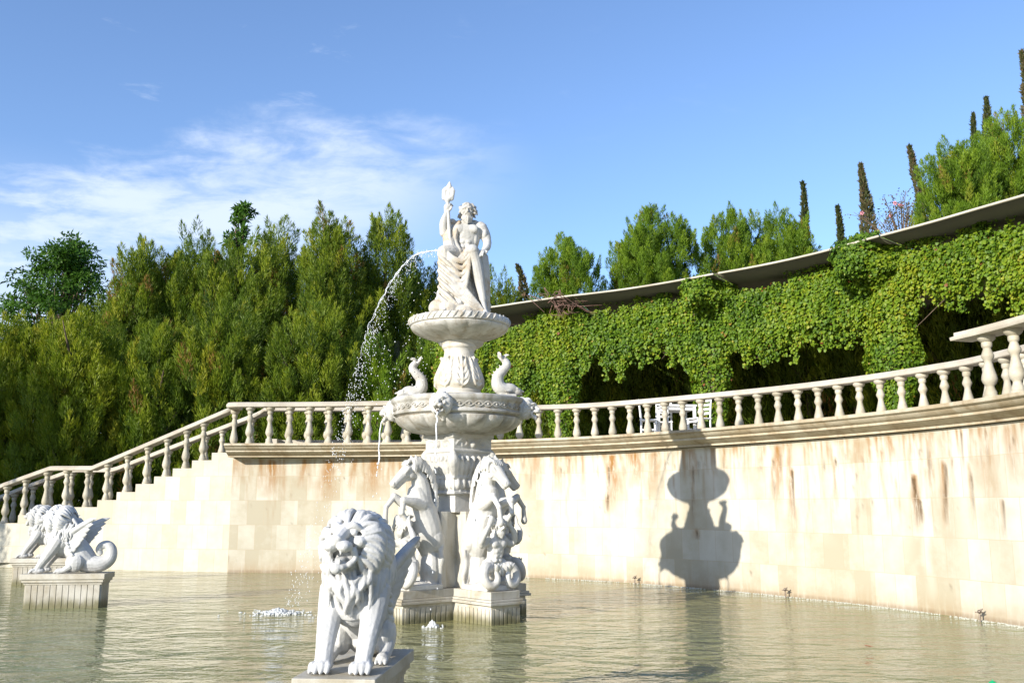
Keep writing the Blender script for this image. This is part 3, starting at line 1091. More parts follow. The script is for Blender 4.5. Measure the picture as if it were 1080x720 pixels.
# curtain leaves
vr = np.random.default_rng(11)
Vs = arclen(VINE)
Vt = np.gradient(VINE, axis=0)
Vt /= np.linalg.norm(Vt, axis=1)[:, None]
Vout = np.stack([-Vt[:, 1], Vt[:, 0]], 1)     # towards the pool
vu = np.array([proj(p[0], p[1], 7.0)[0] if p[1] > 8 else 1300 for p in VINE])
lo_i = int(np.argmax(vu < 1220))
sel = np.arange(lo_i, len(VINE))
zt_a = np.array([z_from(vu[i], interp(vu[i], VTOP), VINE[i][1]) for i in range(len(VINE))])
zb_a = np.array([z_from(vu[i], interp(vu[i], VBOT), VINE[i][1]) for i in range(len(VINE))])
vine = empty('climbing_vine', (0, 0, 0), 0, 'bright green creeper hanging like a curtain from the pergola with leafy pillars', 'vine')
def curtain(n):
    i = vr.integers(lo_i, len(VINE), n)
    s_ = Vs[i]
    z0, z1 = zb_a[i], zt_a[i]
    fr_ = np.array([mnoise.noise(Vector((q * 0.9, 5.0, 0))) * 0.25 + mnoise.noise(Vector((q * 3.1, 1.0, 0))) * 0.28 for q in s_.tolist()])
    z0 = z0 + fr_ * 1.1 + 0.88
    tpn = np.array([mnoise.noise(Vector((q * 2.3, 9.0, 0))) * 0.18 for q in s_.tolist()])
    z1 = z1 + tpn - .22
    t = vr.random(n)
    z = z0 + (z1 - z0) * t
    bul = np.array([mnoise.noise(Vector((q * 0.8, zz * 0.9, 2))) * 0.18 + mnoise.noise(Vector((q * 2.6, zz * 1.2, 7))) * 0.12 + mnoise.noise(Vector((q * 6.5, zz * 0.7, 31))) * 0.17 for q, zz in zip(s_.tolist(), z.tolist())])
    # rounded at the top, thin at the hanging edge
    dep = bul + vr.normal(0, 0.07, n) + 0.14 * np.sin(np.clip(t, 0, 1) * math.pi) - 0.25 * np.clip((t - 0.85) / 0.15, 0, 1)
    keep = (t > 0.12) | (vr.random(n) < 0.55)
    gap = np.array([mnoise.noise(Vector((q * 1.7, zz * 1.2, 20))) for q, zz in zip(s_.tolist(), z.tolist())])
    keep &= (gap > -0.52) | (vr.random(n) < 0.35)
    P = np.stack([VINE[i, 0] + Vout[i, 0] * dep, VINE[i, 1] + Vout[i, 1] * dep, z], 1)
    return P[keep], Vout[i][keep], bul[keep], t[keep]
P1, O1, B1, T1 = curtain(135000)
# hanging strands below the edge
Ps, Os = [], []
for k in range(760):
    i = int(vr.integers(lo_i, len(VINE)))
    ln = vr.choice([0.25, 0.4, 0.6, 0.9], p=[.25, .3, .28, .17]) * 1.1 * vr.uniform(.7, 1.2)
    m_ = int(ln * 110)
    zz = zb_a[i] + 0.9 - vr.random(m_) * ln
    wd = 0.12 * (1 - (zb_a[i] + 0.9 - zz) / ln * 0.7)
    off = vr.normal(0, 1, m_) * wd
    dp = vr.normal(0.05, 0.07, m_)
    Ps.append(np.stack([VINE[i, 0] + Vt[i, 0] * off + Vout[i, 0] * dp, VINE[i, 1] + Vt[i, 1] * off + Vout[i, 1] * dp, zz], 1))
    Os.append(np.repeat(Vout[i][None], m_, 0))
# longer shoots trailing over the face of the curtain
for k in range(620):
    i = int(vr.integers(lo_i, len(VINE)))
    ln = vr.uniform(.5, 1.5)
    m_ = int(ln * 75)
    zs0 = zb_a[i] + (zt_a[i] - zb_a[i]) * vr.uniform(.35, .95)
    zs0 = max(zs0, zb_a[i] + ln + vr.uniform(.25, .7))
    f_ = vr.random(m_)
    zz = zs0 - f_ * ln
    off = vr.normal(0, 1, m_) * (.085 * (1 - f_ * .6)) + .10 * math.sin(k) * f_
    dp = .16 + .12 * np.sin(f_ * 2.5) + vr.normal(0, .04, m_)
    Ps.append(np.stack([VINE[i, 0] + Vt[i, 0] * off + Vout[i, 0] * dp, VINE[i, 1] + Vt[i, 1] * off + Vout[i, 1] * dp, zz], 1))
    Os.append(np.repeat(Vout[i][None], m_, 0))
# leafy pillars down to the terrace and mounds on top of them
for u, wpx, nn_ in ((592, 36, 8500), (748, 40, 6000), (941, 50, 11000)):
    i = nearest_u(VINE, u, 6)
    half = wpx / 2 / FPX * VINE[i][1] * 0.98
    zz = vr.uniform(Z_TERR, 7.0, nn_)
    nz_ = np.array([mnoise.noise(Vector((u, q * 0.9, 0))) for q in zz.tolist()])
    a = vr.uniform(0, 2 * math.pi, nn_)
    rr = half * (1 + 0.3 * nz_) * (0.55 + 0.5 * np.sqrt(vr.random(nn_))) * np.clip(0.55 + (zz - Z_TERR) / 3.0, 0.55, 1.1)
    ox, oy = np.cos(a) * rr, np.sin(a) * rr * 0.7
    Ps.append(np.stack([VINE[i, 0] + Vt[i, 0] * ox + Vout[i, 0] * oy, VINE[i, 1] + Vt[i, 1] * ox + Vout[i, 1] * oy, zz], 1))
    oo = Vout[i][None] * np.sin(a)[:, None] + Vt[i][None, :2] * np.cos(a)[:, None]
    Os.append(oo)
# mounds of leaves spilling over the awning edge above the pillars
for u, wpx, vlo, vhi, nn_ in ((922, 62, 305, 238, 9000), (752, 44, 330, 284, 5000)):
    i = nearest_u(VINE, u, 7.5)
    Y = VINE[i][1]
    z_hi, z_lo = z_from(u, vhi, Y - .8), z_from(u, vlo, Y - .8)
    hw_ = wpx / 2 / FPX * Y
    th = vr.uniform(-math.pi / 2, math.pi / 2, nn_)
    ph = vr.uniform(0, math.pi, nn_)
    e = np.stack([np.cos(ph), np.sin(ph) * np.cos(th), np.sin(ph) * np.sin(th)], 1)
    k_ = np.array([1 + .28 * mnoise.noise(Vector(q) * 2.2) for q in e.tolist()]) * vr.uniform(.8, 1.05, nn_)
    ox, oy, oz = e[:, 0] * hw_ * k_, e[:, 1] * 1.25 * k_, e[:, 2] * (z_hi - z_lo) / 2 * k_ + (z_hi + z_lo) / 2
    Ps.append(np.stack([VINE[i, 0] + Vt[i, 0] * ox + Vout[i, 0] * oy, VINE[i, 1] + Vt[i, 1] * ox + Vout[i, 1] * oy, oz], 1))
    Os.append(Vout[i][None] * e[:, 1][:, None] + Vt[i][None, :2] * e[:, 0][:, None])
P2 = np.concatenate(Ps)
O2 = np.concatenate(Os)
P = np.concatenate([P1, P2])
O = np.concatenate([O1, O2])
n = len(P)
N = np.concatenate([O, np.zeros((n, 1))], 1) * 0.9 + np.array([0, 0, 0.45]) + vr.normal(0, 0.38, (n, 3))
D = np.array([0, 0, -1.1]) + np.concatenate([O, np.zeros((n, 1))], 1) * 0.35 + vr.normal(0, 0.42, (n, 3))
L = vr.uniform(0.035, 0.10, n)
tn = 0.45 + 0.30 * noise_arr(P, 0.7, 4) + 0.20 * noise_arr(P, 2.6, 8) + 0.22 * noise_arr(P * np.array([1, 1, .15]), 5.5, 3) + vr.normal(0, 0.15, n)
rare = vr.random(n)
tn = np.where(rare > 0.985, vr.uniform(0.9, 1.0, n), np.clip(tn, 0, 0.9))
leaf_mesh('foliage', P, D, N, L, L * vr.uniform(0.8, 1.05, n), tn, M['vine'], vine, 'lobed')
mb = MB()
sr = random.Random(4)
for u in (592, 748, 941):
    i = nearest_u(VINE, u, 6)
    for k in range(5):
        a = sr.uniform(0, 6.28)
        x, y = VINE[i][0] + 0.16 * math.cos(a), VINE[i][1] + 0.16 * math.sin(a)
        mb.tube([(x, y, Z_TERR), (x + sr.uniform(-.15, .15), y + sr.uniform(-.1, .1), 5.5), (x + sr.uniform(-.3, .3), y, 7.0)], [0.04, 0.03, 0.015], n=6)
for k in range(40):
    i = sr.randrange(lo_i, len(VINE) - 40)
    p, q = VINE[i], VINE[min(len(VINE) - 1, i + sr.randrange(20, 60))]
    z = 6.8 + sr.uniform(-.1, .3)
    mb.tube([(p[0], p[1], z), ((p[0] + q[0]) / 2, (p[1] + q[1]) / 2, z - 0.3), (q[0], q[1], z - sr.uniform(.4, 1.2))], [0.02, 0.015, 0.006], n=5)
mb.build('stem', M['bark'], vine, True)
# dry bare twigs tangled on the awning edge
i = nearest_u(HEMP, 590, 8)
tw = MB()
for k in range(32):
    x, y, z = HEMP[i][0] + sr.gauss(0, .25), HEMP[i][1] + sr.gauss(0.1, .12), hem_z[i] - 0.05 + sr.gauss(-0.05, .1)
    tw.tube([(x, y, z), (x + sr.gauss(0.1, .2), y + sr.gauss(0, .1), z + sr.gauss(0, .16)), (x + sr.gauss(.3, .3), y + sr.gauss(0, .15), z - abs(sr.gauss(0, .3)))], [0.013, 0.011, 0.005], n=5, sub=3)
tag(tw.build('dry_twigs', M['dry'], None, True), 'tangle of dry brown twigs on the awning edge above the first vine pillar', 'twigs')

# ------------------------------------------------------------------ white garden table and chairs on the terrace
def make_chair():
    t = empty('garden_chair', (0, 0, 0))
    mat = M['white_paint']
    for sx in (-1, 1):
        mb = MB()
        mb.tube([(sx * .2, .2, 0), (sx * .2, .2, .45), (sx * .2, .25, .98)], [.024, .024, .02], n=8, sub=3)
        mb.build('back_post', mat, t, True)
        mb = MB()
        mb.box((sx * .2, -.2, .22), (.042, .042, .44))
        mb.build('front_leg', mat, t, bevel=.004)
    mb = MB()
    mb.box((0, 0, .455), (.46, .46, .035))
    mb.build('seat', mat, t, bevel=.008)
    for z in (.60, .71, .82, .93):
        mb = MB()
        mb.box((0, .2 + (z - .45) * .094, z), (.38, .02, .06))
        mb.build('back_slat', mat, t, bevel=.004)
    mb = MB()
    mb.box((0, -.2, .38), (.36, .025, .05))
    mb.box((-.2, 0, .2), (.025, .36, .03))
    mb.box((.2, 0, .2), (.025, .36, .03))
    mb.build('stretcher', mat, t)
    return t
def on_terrace(u, Y): return aty(u, 430, Y)[0]
ch = make_chair()
spots = [(684, 27.75 * K, R(80), 'white slatted chair at the left end of the terrace table'), (699, 28.5 * K, R(178), 'white slatted chair with its back behind the table, second from left'), (737, 27.2 * K, R(-62), 'white slatted chair pulled out at the right of the table')]
for k, (u, Y, rz, lab) in enumerate(spots):
    o = ch if k == 0 else copy_tree(ch)
    o.location = (on_terrace(u, Y), Y, Z_TERR)
    o.rotation_euler = (0, 0, rz)
    tag(o, lab, 'chair', 'white chairs round the terrace table')
t = empty('garden_table', (on_terrace(713, 27.6 * K), 27.6 * K, Z_TERR), R(8), 'white square table standing between white chairs behind the balustrade', 'table')
mb = MB()
mb.box((0, 0, .80), (.85, .85, .05))
mb.build('tabletop', M['white_paint'], t, bevel=.008)
mb = MB()
for a in (0, 1):
    for sgn in (-1, 1):
        mb.box((0, sgn * .36, .73) if a else (sgn * .36, 0, .73), (.66, .03, .09) if a else (.03, .66, .09))
mb.build('apron', M['white_paint'], t)
for sx in (-1, 1):
    for sy_ in (-1, 1):
        mb = MB()
        mb.box((sx * .37, sy_ * .37, .387), (.07, .07, .775), taper=1.0)
        mb.build('leg', M['white_paint'], t, bevel=.006)
# ================================================================== TREES
def trunk_mb(H, r, lean=(0, 0), limbs=6, seed=0, lo=0.25, spread=0.2):
    q = random.Random(seed)
    mb = MB()
    mb.tube([(0, 0, -0.6), (lean[0] * .3, lean[1] * .3, H * .35), (lean[0], lean[1], H * .85)], [r, r * .75, r * .2], n=9, sub=4)
    for k in range(limbs):
        z = H * q.uniform(lo, 0.7)
        a = q.uniform(0, 6.28)
        ln = H * spread * q.uniform(.6, 1.1)
        f = z / (H * .85)
        mb.tube([(lean[0] * f, lean[1] * f, z), (lean[0] * f + math.cos(a) * ln * .55, lean[1] * f + math.sin(a) * ln * .55, z + ln * .5), (lean[0] * f + math.cos(a) * ln, lean[1] * f + math.sin(a) * ln, z + ln * 1.25)],
                [r * .42, r * .28, r * .08], n=6, sub=3)
    return mb


def thuja_leaves(seed, H, Rr, lobes=7, dens=1.0, tip=0.22, gold=0.0, lo=0.03, nlo=.84, per=200, plume=1.0):
    """crown of upright feathery plumes set on several fused domes, dark hollows between them; returns leaf arrays"""
    q = np.random.default_rng(seed)
    C, O, PH, PR, TT = [], [], [], [], []
    for k in range(lobes):
        a = 2 * math.pi * (k + q.uniform(-.3, .3)) / max(1, lobes - 1)
        off = 0.0 if k == 0 else Rr * q.uniform(.30, .58)
        cx, cy = math.cos(a) * off, math.sin(a) * off
        h = H * (1.0 if k == 0 else q.uniform(nlo, 1.0) * (1 - .05 * off / Rr))
        r = Rr * q.uniform(.48, .64)
        m_ = int(2 * math.pi * r * h * (1 - lo) * 1.75 * dens / plume)
        t = q.random(m_) ** .8
        th = q.uniform(0, 2 * math.pi, m_)
        prof = np.clip(1 - t ** 5, 0, 1) ** (tip * 2.0) * np.clip(.74 + .5 * t, 0, 1)
        b2 = np.array([mnoise.noise(Vector((math.cos(x) * 1.1 + seed * 7.1 + k, math.sin(x) * 1.1, y * h * .42))) for x, y in zip(th.tolist(), t.tolist())])
        rr = r * prof * (.90 + .48 * b2) * (1 - .48 * q.random(m_) ** 1.6)
        z = lo * H + t * (h - lo * H) - 1.0 * plume + .3 * q.random(m_)
        C.append(np.stack([cx + np.cos(th) * rr, cy + np.sin(th) * rr, z], 1))
        O.append(np.stack([np.cos(th), np.sin(th), np.zeros(m_)], 1))
        PH.append(q.uniform(.55, 1.25, m_) * plume)
        PR.append(q.uniform(.13, .27, m_) * plume)
        TT.append(.50 + .22 * b2 + q.normal(0, .18, m_) + gold)
    C, O, PH, PR, TT = [np.concatenate(x) for x in (C, O, PH, PR, TT)]
    m_ = len(C)
    lean = O * q.uniform(.05, .38, m_)[:, None] + q.normal(0, .09, (m_, 3)) * np.array([1, 1, 0]) + np.array([0, 0, 1.0])
    brown = q.random(m_) > .965
    n = m_ * per
    i = np.repeat(np.arange(m_), per)
    t = q.random(n) ** .8
    a = q.uniform(0, 2 * math.pi, n)
    rr = PR[i] * np.sin(np.clip(.18 + t * .86, 0, 1) * math.pi) ** .6 * np.sqrt(q.uniform(.25, 1, n))
    ca = np.stack([np.cos(a), np.sin(a), np.zeros(n)], 1)
    P = C[i] + lean[i] * (t * PH[i])[:, None] + ca * rr[:, None]
    D = ca * (.45 - .25 * t)[:, None] + O[i] * .18 + np.array([0, 0, .8]) + q.normal(0, .2, (n, 3))
    N = ca + q.normal(0, .5, (n, 3)) + np.array([0, 0, .3])
    L = q.uniform(.11, .24, n) * plume ** .5
    W = q.uniform(.016, .032, n) * plume ** .5
    T = np.clip(TT[i] + .20 * (t - .5) + q.normal(0, .07, n), 0, .93)
    T = np.where(brown[i] & (q.random(n) < .6), 1.0, T)
    return [P, D, N, L, W, T]


def conifer(name, label, cat, group, u, vtop, hw, Y, mat, seed, zbase=None, crown=None, **kw):
    x, ztop = aty(u, vtop, Y)
    zb = hill(x, Y) if zbase is None else zbase
    H = ztop - zb
    Rr = hw / FPX * Y * 1.12
    t = empty(name, (x, Y, zb), 0, label, cat, group)
    if crown: kw['lo'] = max(.03, 1 - crown / H)
    A = thuja_leaves(seed, H, Rr, **kw)
    leaf_mesh('crown', *A, M[mat], t)
    trunk_mb(H, 0.10 + H * .012, (0, 0), 7, seed, .2, min(.25, Rr / H * .6)).build('trunk', M['bark'], t, True)
    return t


GL = 'conifers left of the fountain'
LT = [
    (14, 332, 62, 31.5, 'thuja_gold', 'yellow green bushy conifer at the left edge, beside the stair rail', dict(gold=.06, tip=.3)),
    (92, 328, 66, 31.0, 'thuja_gold', 'yellow green rounded conifer behind the middle of the staircase', dict(gold=.05, tip=.3)),
    (160, 254, 50, 35.5, 'thuja', 'tall olive conifer just right of the dark broadleaf tree', dict(lobes=7)),
    (207, 244, 46, 36.5, 'thuja', 'tall olive conifer above the lower stair flight with two tufted tops', dict(lobes=6)),
    (252, 238, 42, 35.0, 'thuja', 'olive conifer in front of the small broadleaf top', dict(lobes=6)),
    (296, 226, 38, 37.0, 'thuja', 'tall olive conifer above the top of the stairs, beside the sky gap', dict(lobes=5)),
    (350, 222, 40, 35.5, 'thuja', 'tallest bright tufted conifer right of the sky gap', dict(lobes=6, gold=.05)),
    (408, 226, 40, 37.0, 'thuja', 'tall conifer with bare stems showing, just left of the water jet top', dict(lobes=6)),
    (448, 276, 34, 38.0, 'thuja', 'shorter conifer directly behind the water jet', dict(lobes=5)),
    (402, 352, 26, 31.5, 'thuja_bright', 'small fresh green conifer under the water jet', dict(lobes=5, gold=.08)),
    (330, 318, 52, 31.8, 'thuja', 'mid height conifer behind the landing balusters', dict(lobes=7)),
    (232, 322, 50, 31.5, 'thuja', 'mid height conifer behind the upper stair flight', dict(lobes=7)),
    (170, 340, 40, 31.0, 'thuja', 'low olive conifer between the yellow one and the upper stair flight', dict(lobes=6)),
    (468, 338, 30, 34.0, 'thuja_bright', 'low green conifer behind the fountain stem', dict(lobes=6)),
    (526, 292, 30, 39.0, 'thuja', 'dark conifer top showing right of the statue knees', dict(lobes=5)),
    (-52, 318, 60, 33.5, 'thuja', 'olive conifer cut by the left edge of the view', dict(lobes=7)),
]
for k, (u, v, hw, Y, mt, lab, kw) in enumerate(LT):
    kw.setdefault('tip', .15)
    conifer('conifer_tree', lab, 'tree', GL, u, v, hw, Y, mt, 20 + k, zbase=0.15 if u < 505 else None, **kw)
# a second rank that closes the wood behind
BK2 = [(-30, 360, 70, 42), (60, 350, 60, 41), (130, 300, 50, 43), (180, 275, 55, 44), (280, 262, 48, 44), (378, 262, 45, 44), (440, 300, 40, 45), (490, 318, 40, 44), (330, 272, 36, 43)]
for k, (u, v, hw, Y) in enumerate(BK2):
    conifer('conifer_tree', 'dark conifer in the rear rank filling the gaps between the taller front conifers', 'tree', 'conifers in the rear rank', u, v, hw, Y, 'thuja', 60 + k, zbase=.15, lobes=5, dens=.6, plume=1.35, per=120)

GR = 'conifers above the awnings'
RT = [
    (594, 246, 37, 40, 'thuja_bright', 'broad cone conifer above the awning, nearest to the statue', dict(lobes=6, tip=.34)),
    (684, 220, 48, 41, 'thuja_bright', 'broad conifer above the second awning with a dark hollow', dict(lobes=8, tip=.3)),
    (775, 222, 40, 42, 'thuja_bright', 'left half of the twin topped conifers above the third awning', dict(lobes=7, tip=.3)),
    (822, 220, 40, 43, 'thuja_bright', 'right half of the twin topped conifers above the third awning', dict(lobes=7, tip=.3)),
    (1000, 148, 36, 36, 'thuja_bright', 'big bright conifer rising behind the right awning, left shoulder', dict(lobes=7, tip=.32)),
    (1052, 120, 50, 38, 'thuja_bright', 'biggest bright conifer at the right edge behind the awning', dict(lobes=9, tip=.3)),
    (1118, 130, 52, 37, 'thuja_bright', 'bright conifer cut off by the right edge', dict(lobes=8, tip=.3)),
]
for k, (u, v, hw, Y, mt, lab, kw) in enumerate(RT):
    kw['crown'] = 7.0 if u < 900 else 8.5
    hw = hw * 1.1
    kw['nlo'] = .86
    kw['plume'] = .8
    conifer('conifer_tree', lab, 'tree', GR, u, v, hw, Y, mt, 90 + k, **kw)
# dense dark hedge trees closing the terrace behind the vines
HP = resample(offset2(VINE, 5.6), step=1.5)
for k, p in enumerate(HP):
    if p[1] < 6 or proj(p[0], p[1], 6)[0] > 1350: continue
    t = empty('hedge_conifer', (p[0], p[1], Z_TERR), 0, 'dense dark hedge conifer in the shade at the back of the terrace', 'tree', 'hedge at the back of the terrace')
    if k % 4 == 0 or 'hproto' not in globals():
        hproto = thuja_leaves(130 + k, 5.0, 1.5, lobes=5, dens=1.0, plume=1.3, per=120)
        hme = leaf_mesh('crown', *hproto, M['thuja'], t)
        htr = trunk_mb(4.5, .12, (0, 0), 4, k).build('trunk', M['bark'], t, True)
    else:
        for src in (hme, htr):
            c_ = src.copy()
            COL.objects.link(c_)
            c_.parent = t
        t.rotation_euler = (0, 0, k * 1.7)

# the grove goes on past the left edge of the view; it shades the foot of the trees behind the stairs
for k, (x, y, H) in enumerate(((-24.5, 19.2, 9.5), (-21.8, 21.8, 9.0), (-20.3, 25.2, 9.0))):
    t = empty('conifer_tree', (x, y, .1), 0, 'conifer of the grove standing beyond the left edge of the view', 'tree', 'conifers beyond the left edge')
    leaf_mesh('crown', *thuja_leaves(170 + k, H, 2.3, lobes=5, dens=.7, plume=1.3, per=100), M['thuja'], t)
    trunk_mb(H, .2, (0, 0), 5, k).build('trunk', M['bark'], t, True)

# slim dry-looking cypresses on the hill
CY = [(846, 193, 6.0, 46, 0, 'slim cypress spire just right of the twin topped conifers'), (884, 219, 6.5, 46, 0, 'shortest slim cypress spire left of the tall vine mound'), (909, 174, 9.0, 45, -.1, 'thick slim cypress spire rising behind the vine mound'),
      (960, 155, 8.0, 46, -.7, 'crooked leaning brown cypress spire beside the big bright conifer'), (1026, 121, 5.0, 48, 0, 'small cypress tip peeping over the big conifer, left of a pair'), (1039, 104, 7.5, 48, 0, 'cypress tip peeping over the big conifer, right of a pair'), (1076, 55, 9.5, 47, -.6, 'tall cypress spire highest at the right edge'),
      (546, 281, 6, 44, -.55, 'small bent dry cypress tip beside the statue, over the awning')]
for k, (u, v, hw, Y, lean, lab) in enumerate(CY):
    q = np.random.default_rng(200 + k)
    x, ztop = aty(u, v, Y)
    zb = hill(x, Y)
    H = ztop - zb
    vis = min(H * .8, 7.5 if u > 560 else 3.5)
    r = hw / FPX * Y * 1.75
    t = empty('cypress_tree', (x - lean, Y, zb), 0, lab, 'tree', 'slim cypresses on the hill')
    n = int(1500 * vis / 5 * (r / .35))
    tt = q.random(n)
    th = q.uniform(0, 6.283, n)
    bz = np.stack([np.cos(th) * r, np.sin(th) * r, tt * vis + k * 7], 1)
    bp2 = noise_arr(bz, 2.2, k)
    prof = np.clip(1 - tt, 0, 1) ** .95 * np.clip(tt / .06, .4, 1)
    rr = r * 1.15 * prof * (.85 + .6 * bp2) * np.sqrt(q.uniform(.35, 1, n))
    z = H - vis + tt * vis
    wig = lean * (tt ** 1.5) + .06 * np.sin(tt * 9 + k)
    P = np.stack([wig + np.cos(th) * rr, np.sin(th) * rr, z], 1)
    o = np.stack([np.cos(th), np.sin(th), np.full(n, 1.5)], 1) + q.normal(0, .4, (n, 3))
    tint = .35 + .35 * bp2 + q.normal(0, .15, n) + (.3 if lean else 0)
    leaf_mesh('crown', P, o, q.normal(0, 1, (n, 3)), q.uniform(.12, .26, n), q.uniform(.05, .1, n), tint, M['cypress'], t)
    mb = MB()
    mb.tube([(0, 0, -.5), (0, 0, H - vis), (lean * .35, 0, H - vis * .5), (lean * .9, 0, H - .2)], [.16, .12, .07, .015], n=7)
    mb.build('trunk', M['bark'], t, True)


# broadleaf trees: forking limbs that carry clumps of leaves
def broadleaf(label, u, v, hw, Y, seed, mat='broad', zb=0.15, crown_h=5.0, nclump=70, per=75, leafL=.3, group=None, cat='tree', open_=1.0):
    q = np.random.default_rng(seed)
    x, ztop = aty(u, v, Y)
    H = ztop - zb
    Rr = hw / FPX * Y
    t = empty('broadleaf_tree', (x, Y, zb), 0, label, cat, group)
    mb = MB()
    ctr = H - crown_h * .5
    mb.tube([(0, 0, -.5), (.1, 0, (H - crown_h) * .6), (-.05, .1, H - crown_h * .75), (.1, 0, H - crown_h * .25)], [.28, .22, .16, .05], n=9)
    P, D, N, L, W, T = [], [], [], [], [], []
    for k in range(nclump):
        while True:
            e = q.uniform(-1, 1, 3)
            if .25 < np.linalg.norm(e) < 1: break
        e[2] = e[2] if e[2] > -.6 else -e[2]
        w_ = (1.0 - .45 * max(0, e[2])) * (0.75 + .5 * q.random())
        c = np.array([e[0] * Rr * w_, e[1] * Rr * w_, ctr + e[2] * crown_h * .5])
        st = np.array([0, .05, max(H - crown_h * 1.0, c[2] - crown_h * .55)])
        if k % 2 == 0:
            mid = st * .45 + c * .55 + np.array([0, 0, -.1])
            mb.tube([tuple(st), tuple(mid), tuple(c)], [.07, .04, .012], n=5, sub=3)
        cr = q.uniform(.35, .75) * Rr * .34
        n = per
        d = q.normal(0, 1, (n, 3))
        d /= np.linalg.norm(d, axis=1)[:, None]
        p = c + d * (cr * q.uniform(.2, 1, n) ** .6)[:, None] * np.array([1.15, 1.15, .6])
        P.append(p)
        D.append(d * .6 + q.normal(0, .5, (n, 3)) + np.array([0, 0, -.15]))
        N.append(q.normal(0, .5, (n, 3)) + np.array([0, 0, 1.0]) + d * .4)
        L.append(q.uniform(.6, 1.2, n) * leafL)
        W.append(q.uniform(.3, .42, n) * leafL)
        T.append(np.clip(.45 + q.normal(0, .16) + q.normal(0, .13, n), 0, 1))
    leaf_mesh('crown', *[np.concatenate(a_) for a_ in (P, D, N, L, W, T)], M[mat], t)
    mb.build('trunk', M['bark'], t, True)
    return t


broadleaf('dark green broadleaf tree standing clear above the yellow conifers at the left', 70, 250, 60, 43, 5, crown_h=7.4, nclump=170, per=110, leafL=.25)
broadleaf('small airy broadleaf treetop poking up between the olive conifers', 256, 212, 19, 43, 6, crown_h=4.0, nclump=36, per=48, leafL=.28)
# thin flowering shrub with almost bare twigs behind the vine mound
x, ztop = aty(940, 196, 40)
zb = hill(x, 40)
t = empty('flowering_shrub', (x + .3, 40, zb), 0, 'nearly bare flowering shrub with thin twigs behind the vine mound', 'shrub')
mb, fl, lf = MB(), MB(), []
q = random.Random(9)
H = ztop - zb
for k in range(34):
    a = q.uniform(0, 6.28)
    sp = q.uniform(.3, 1.75)
    if math.cos(a) < 0 and k % 2: sp *= 1.8
    top_ = H * q.uniform(.88, 1.0) - .35 * sp
    tip = (math.cos(a) * sp, math.sin(a) * sp, top_)
    mb.tube([(0, 0, H - 3.6), (tip[0] * .45, tip[1] * .45, top_ - 1.1), tip], [.045, .025, .008], n=5, sub=3)
    for j in range(4):
        f_ = q.uniform(.4, .95)
        b0 = (tip[0] * f_, tip[1] * f_, top_ - 1.3 * (1 - f_))
        b1 = (b0[0] + q.gauss(0, .25), b0[1] + q.gauss(0, .25), b0[2] + q.uniform(.1, .4))
        mb.tube([b0, b1], [.012, .005], n=4)
        for _ in range(5): lf.append((b1[0] + q.gauss(0, .1), b1[1] + q.gauss(0, .1), b1[2] + q.gauss(0, .1)))
mb.tube([(0, 0, -.4), (0, 0, H - 3.5)], [.07, .05], n=7)
mb.build('branch', M['bark'], t, True)
P = np.array(lf)
qq = np.random.default_rng(3)
n = len(P)
leaf_mesh('foliage', P, qq.normal(0, 1, (n, 3)), qq.normal(0, 1, (n, 3)), qq.uniform(.07, .14, n), qq.uniform(.05, .08, n), qq.uniform(.3, 1, n), M['cypress'], t)
for k in range(6):
    c = lf[k * 97 % len(lf)]
    for a in range(5):
        fl.ell((c[0] + .06 * math.cos(a * 1.257), c[1] - .03, c[2] + .06 * math.sin(a * 1.257)), (.045, .02, .045), nu=6, nv=4)
fl.build('flower', M['pink'], t, True)
# ================================================================== FOUNTAIN AND SCULPTURE
FX, FY = -0.85, 15.1
ARM = R(-50)          # direction of the plinth arm nearest the viewer


def pol(r, a): return (r * math.cos(a), r * math.sin(a))


def face_parts(mb, c, k, yaw=0.0, beard=True):
    """a bearded man's head carved round centre c, facing -Y, k = head height"""
    def P(x, y, z): return (c[0] + (x * math.cos(yaw) - y * math.sin(yaw)) * k, c[1] + (x * math.sin(yaw) + y * math.cos(yaw)) * k, c[2] + z * k)
    e = (0, 0, yaw)
    mb.ell(P(0, .03, .10), (.36 * k, .43 * k, .42 * k), e)
    mb.ell(P(0, -.14, -.12), (.27 * k, .27 * k, .36 * k), e)
    mb.tube([P(0, -.39, .08), P(0, -.47, -.05), P(0, -.50, -.11)], [.045 * k, .055 * k, .07 * k], n=8)
    for sx in (-1, 1):
        mb.tube([P(sx * .04, -.40, .10), P(sx * .16, -.39, .125), P(sx * .27, -.30, .08)], [.045 * k, .05 * k, .035 * k], n=8)
        mb.ell(P(sx * .145, -.335, .035), .055 * k)
        mb.ell(P(sx * .17, -.30, -.09), (.10 * k, .08 * k, .08 * k), e)
        mb.ell(P(sx * .35, .02, .0), (.04 * k, .08 * k, .11 * k), e)
    mb.tube([P(-.09, -.395, -.25), P(0, -.425, -.24), P(.09, -.395, -.25)], .03 * k, n=6)
    mb.tube([P(-.07, -.39, -.31), P(0, -.41, -.315), P(.07, -.39, -.31)], .028 * k, n=6)
    if beard:
        q = random.Random(8)
        mb.ell(P(0, -.24, -.38), (.26 * k, .17 * k, .18 * k), e)
        for i in range(13):
            x = -.26 + .52 * i / 12
            ln = .26 * (1 - abs(x) * 1.6)
            mb.tube([P(x, -.30 + abs(x) * .5, -.27 - abs(x) * .1), P(x * 1.1 + q.uniform(-.04, .04), -.40 + abs(x) * .6, -.45), P(x * .7, -.33 + abs(x) * .5, -.52 - ln)], [.05 * k, .055 * k, .02 * k], n=6, sub=3)
        for sx in (-1, 1):
            mb.tube([P(0, -.44, -.18), P(sx * .10, -.43, -.21), P(sx * .18, -.36, -.32)], [.03 * k, .045 * k, .02 * k], n=6, sub=3)


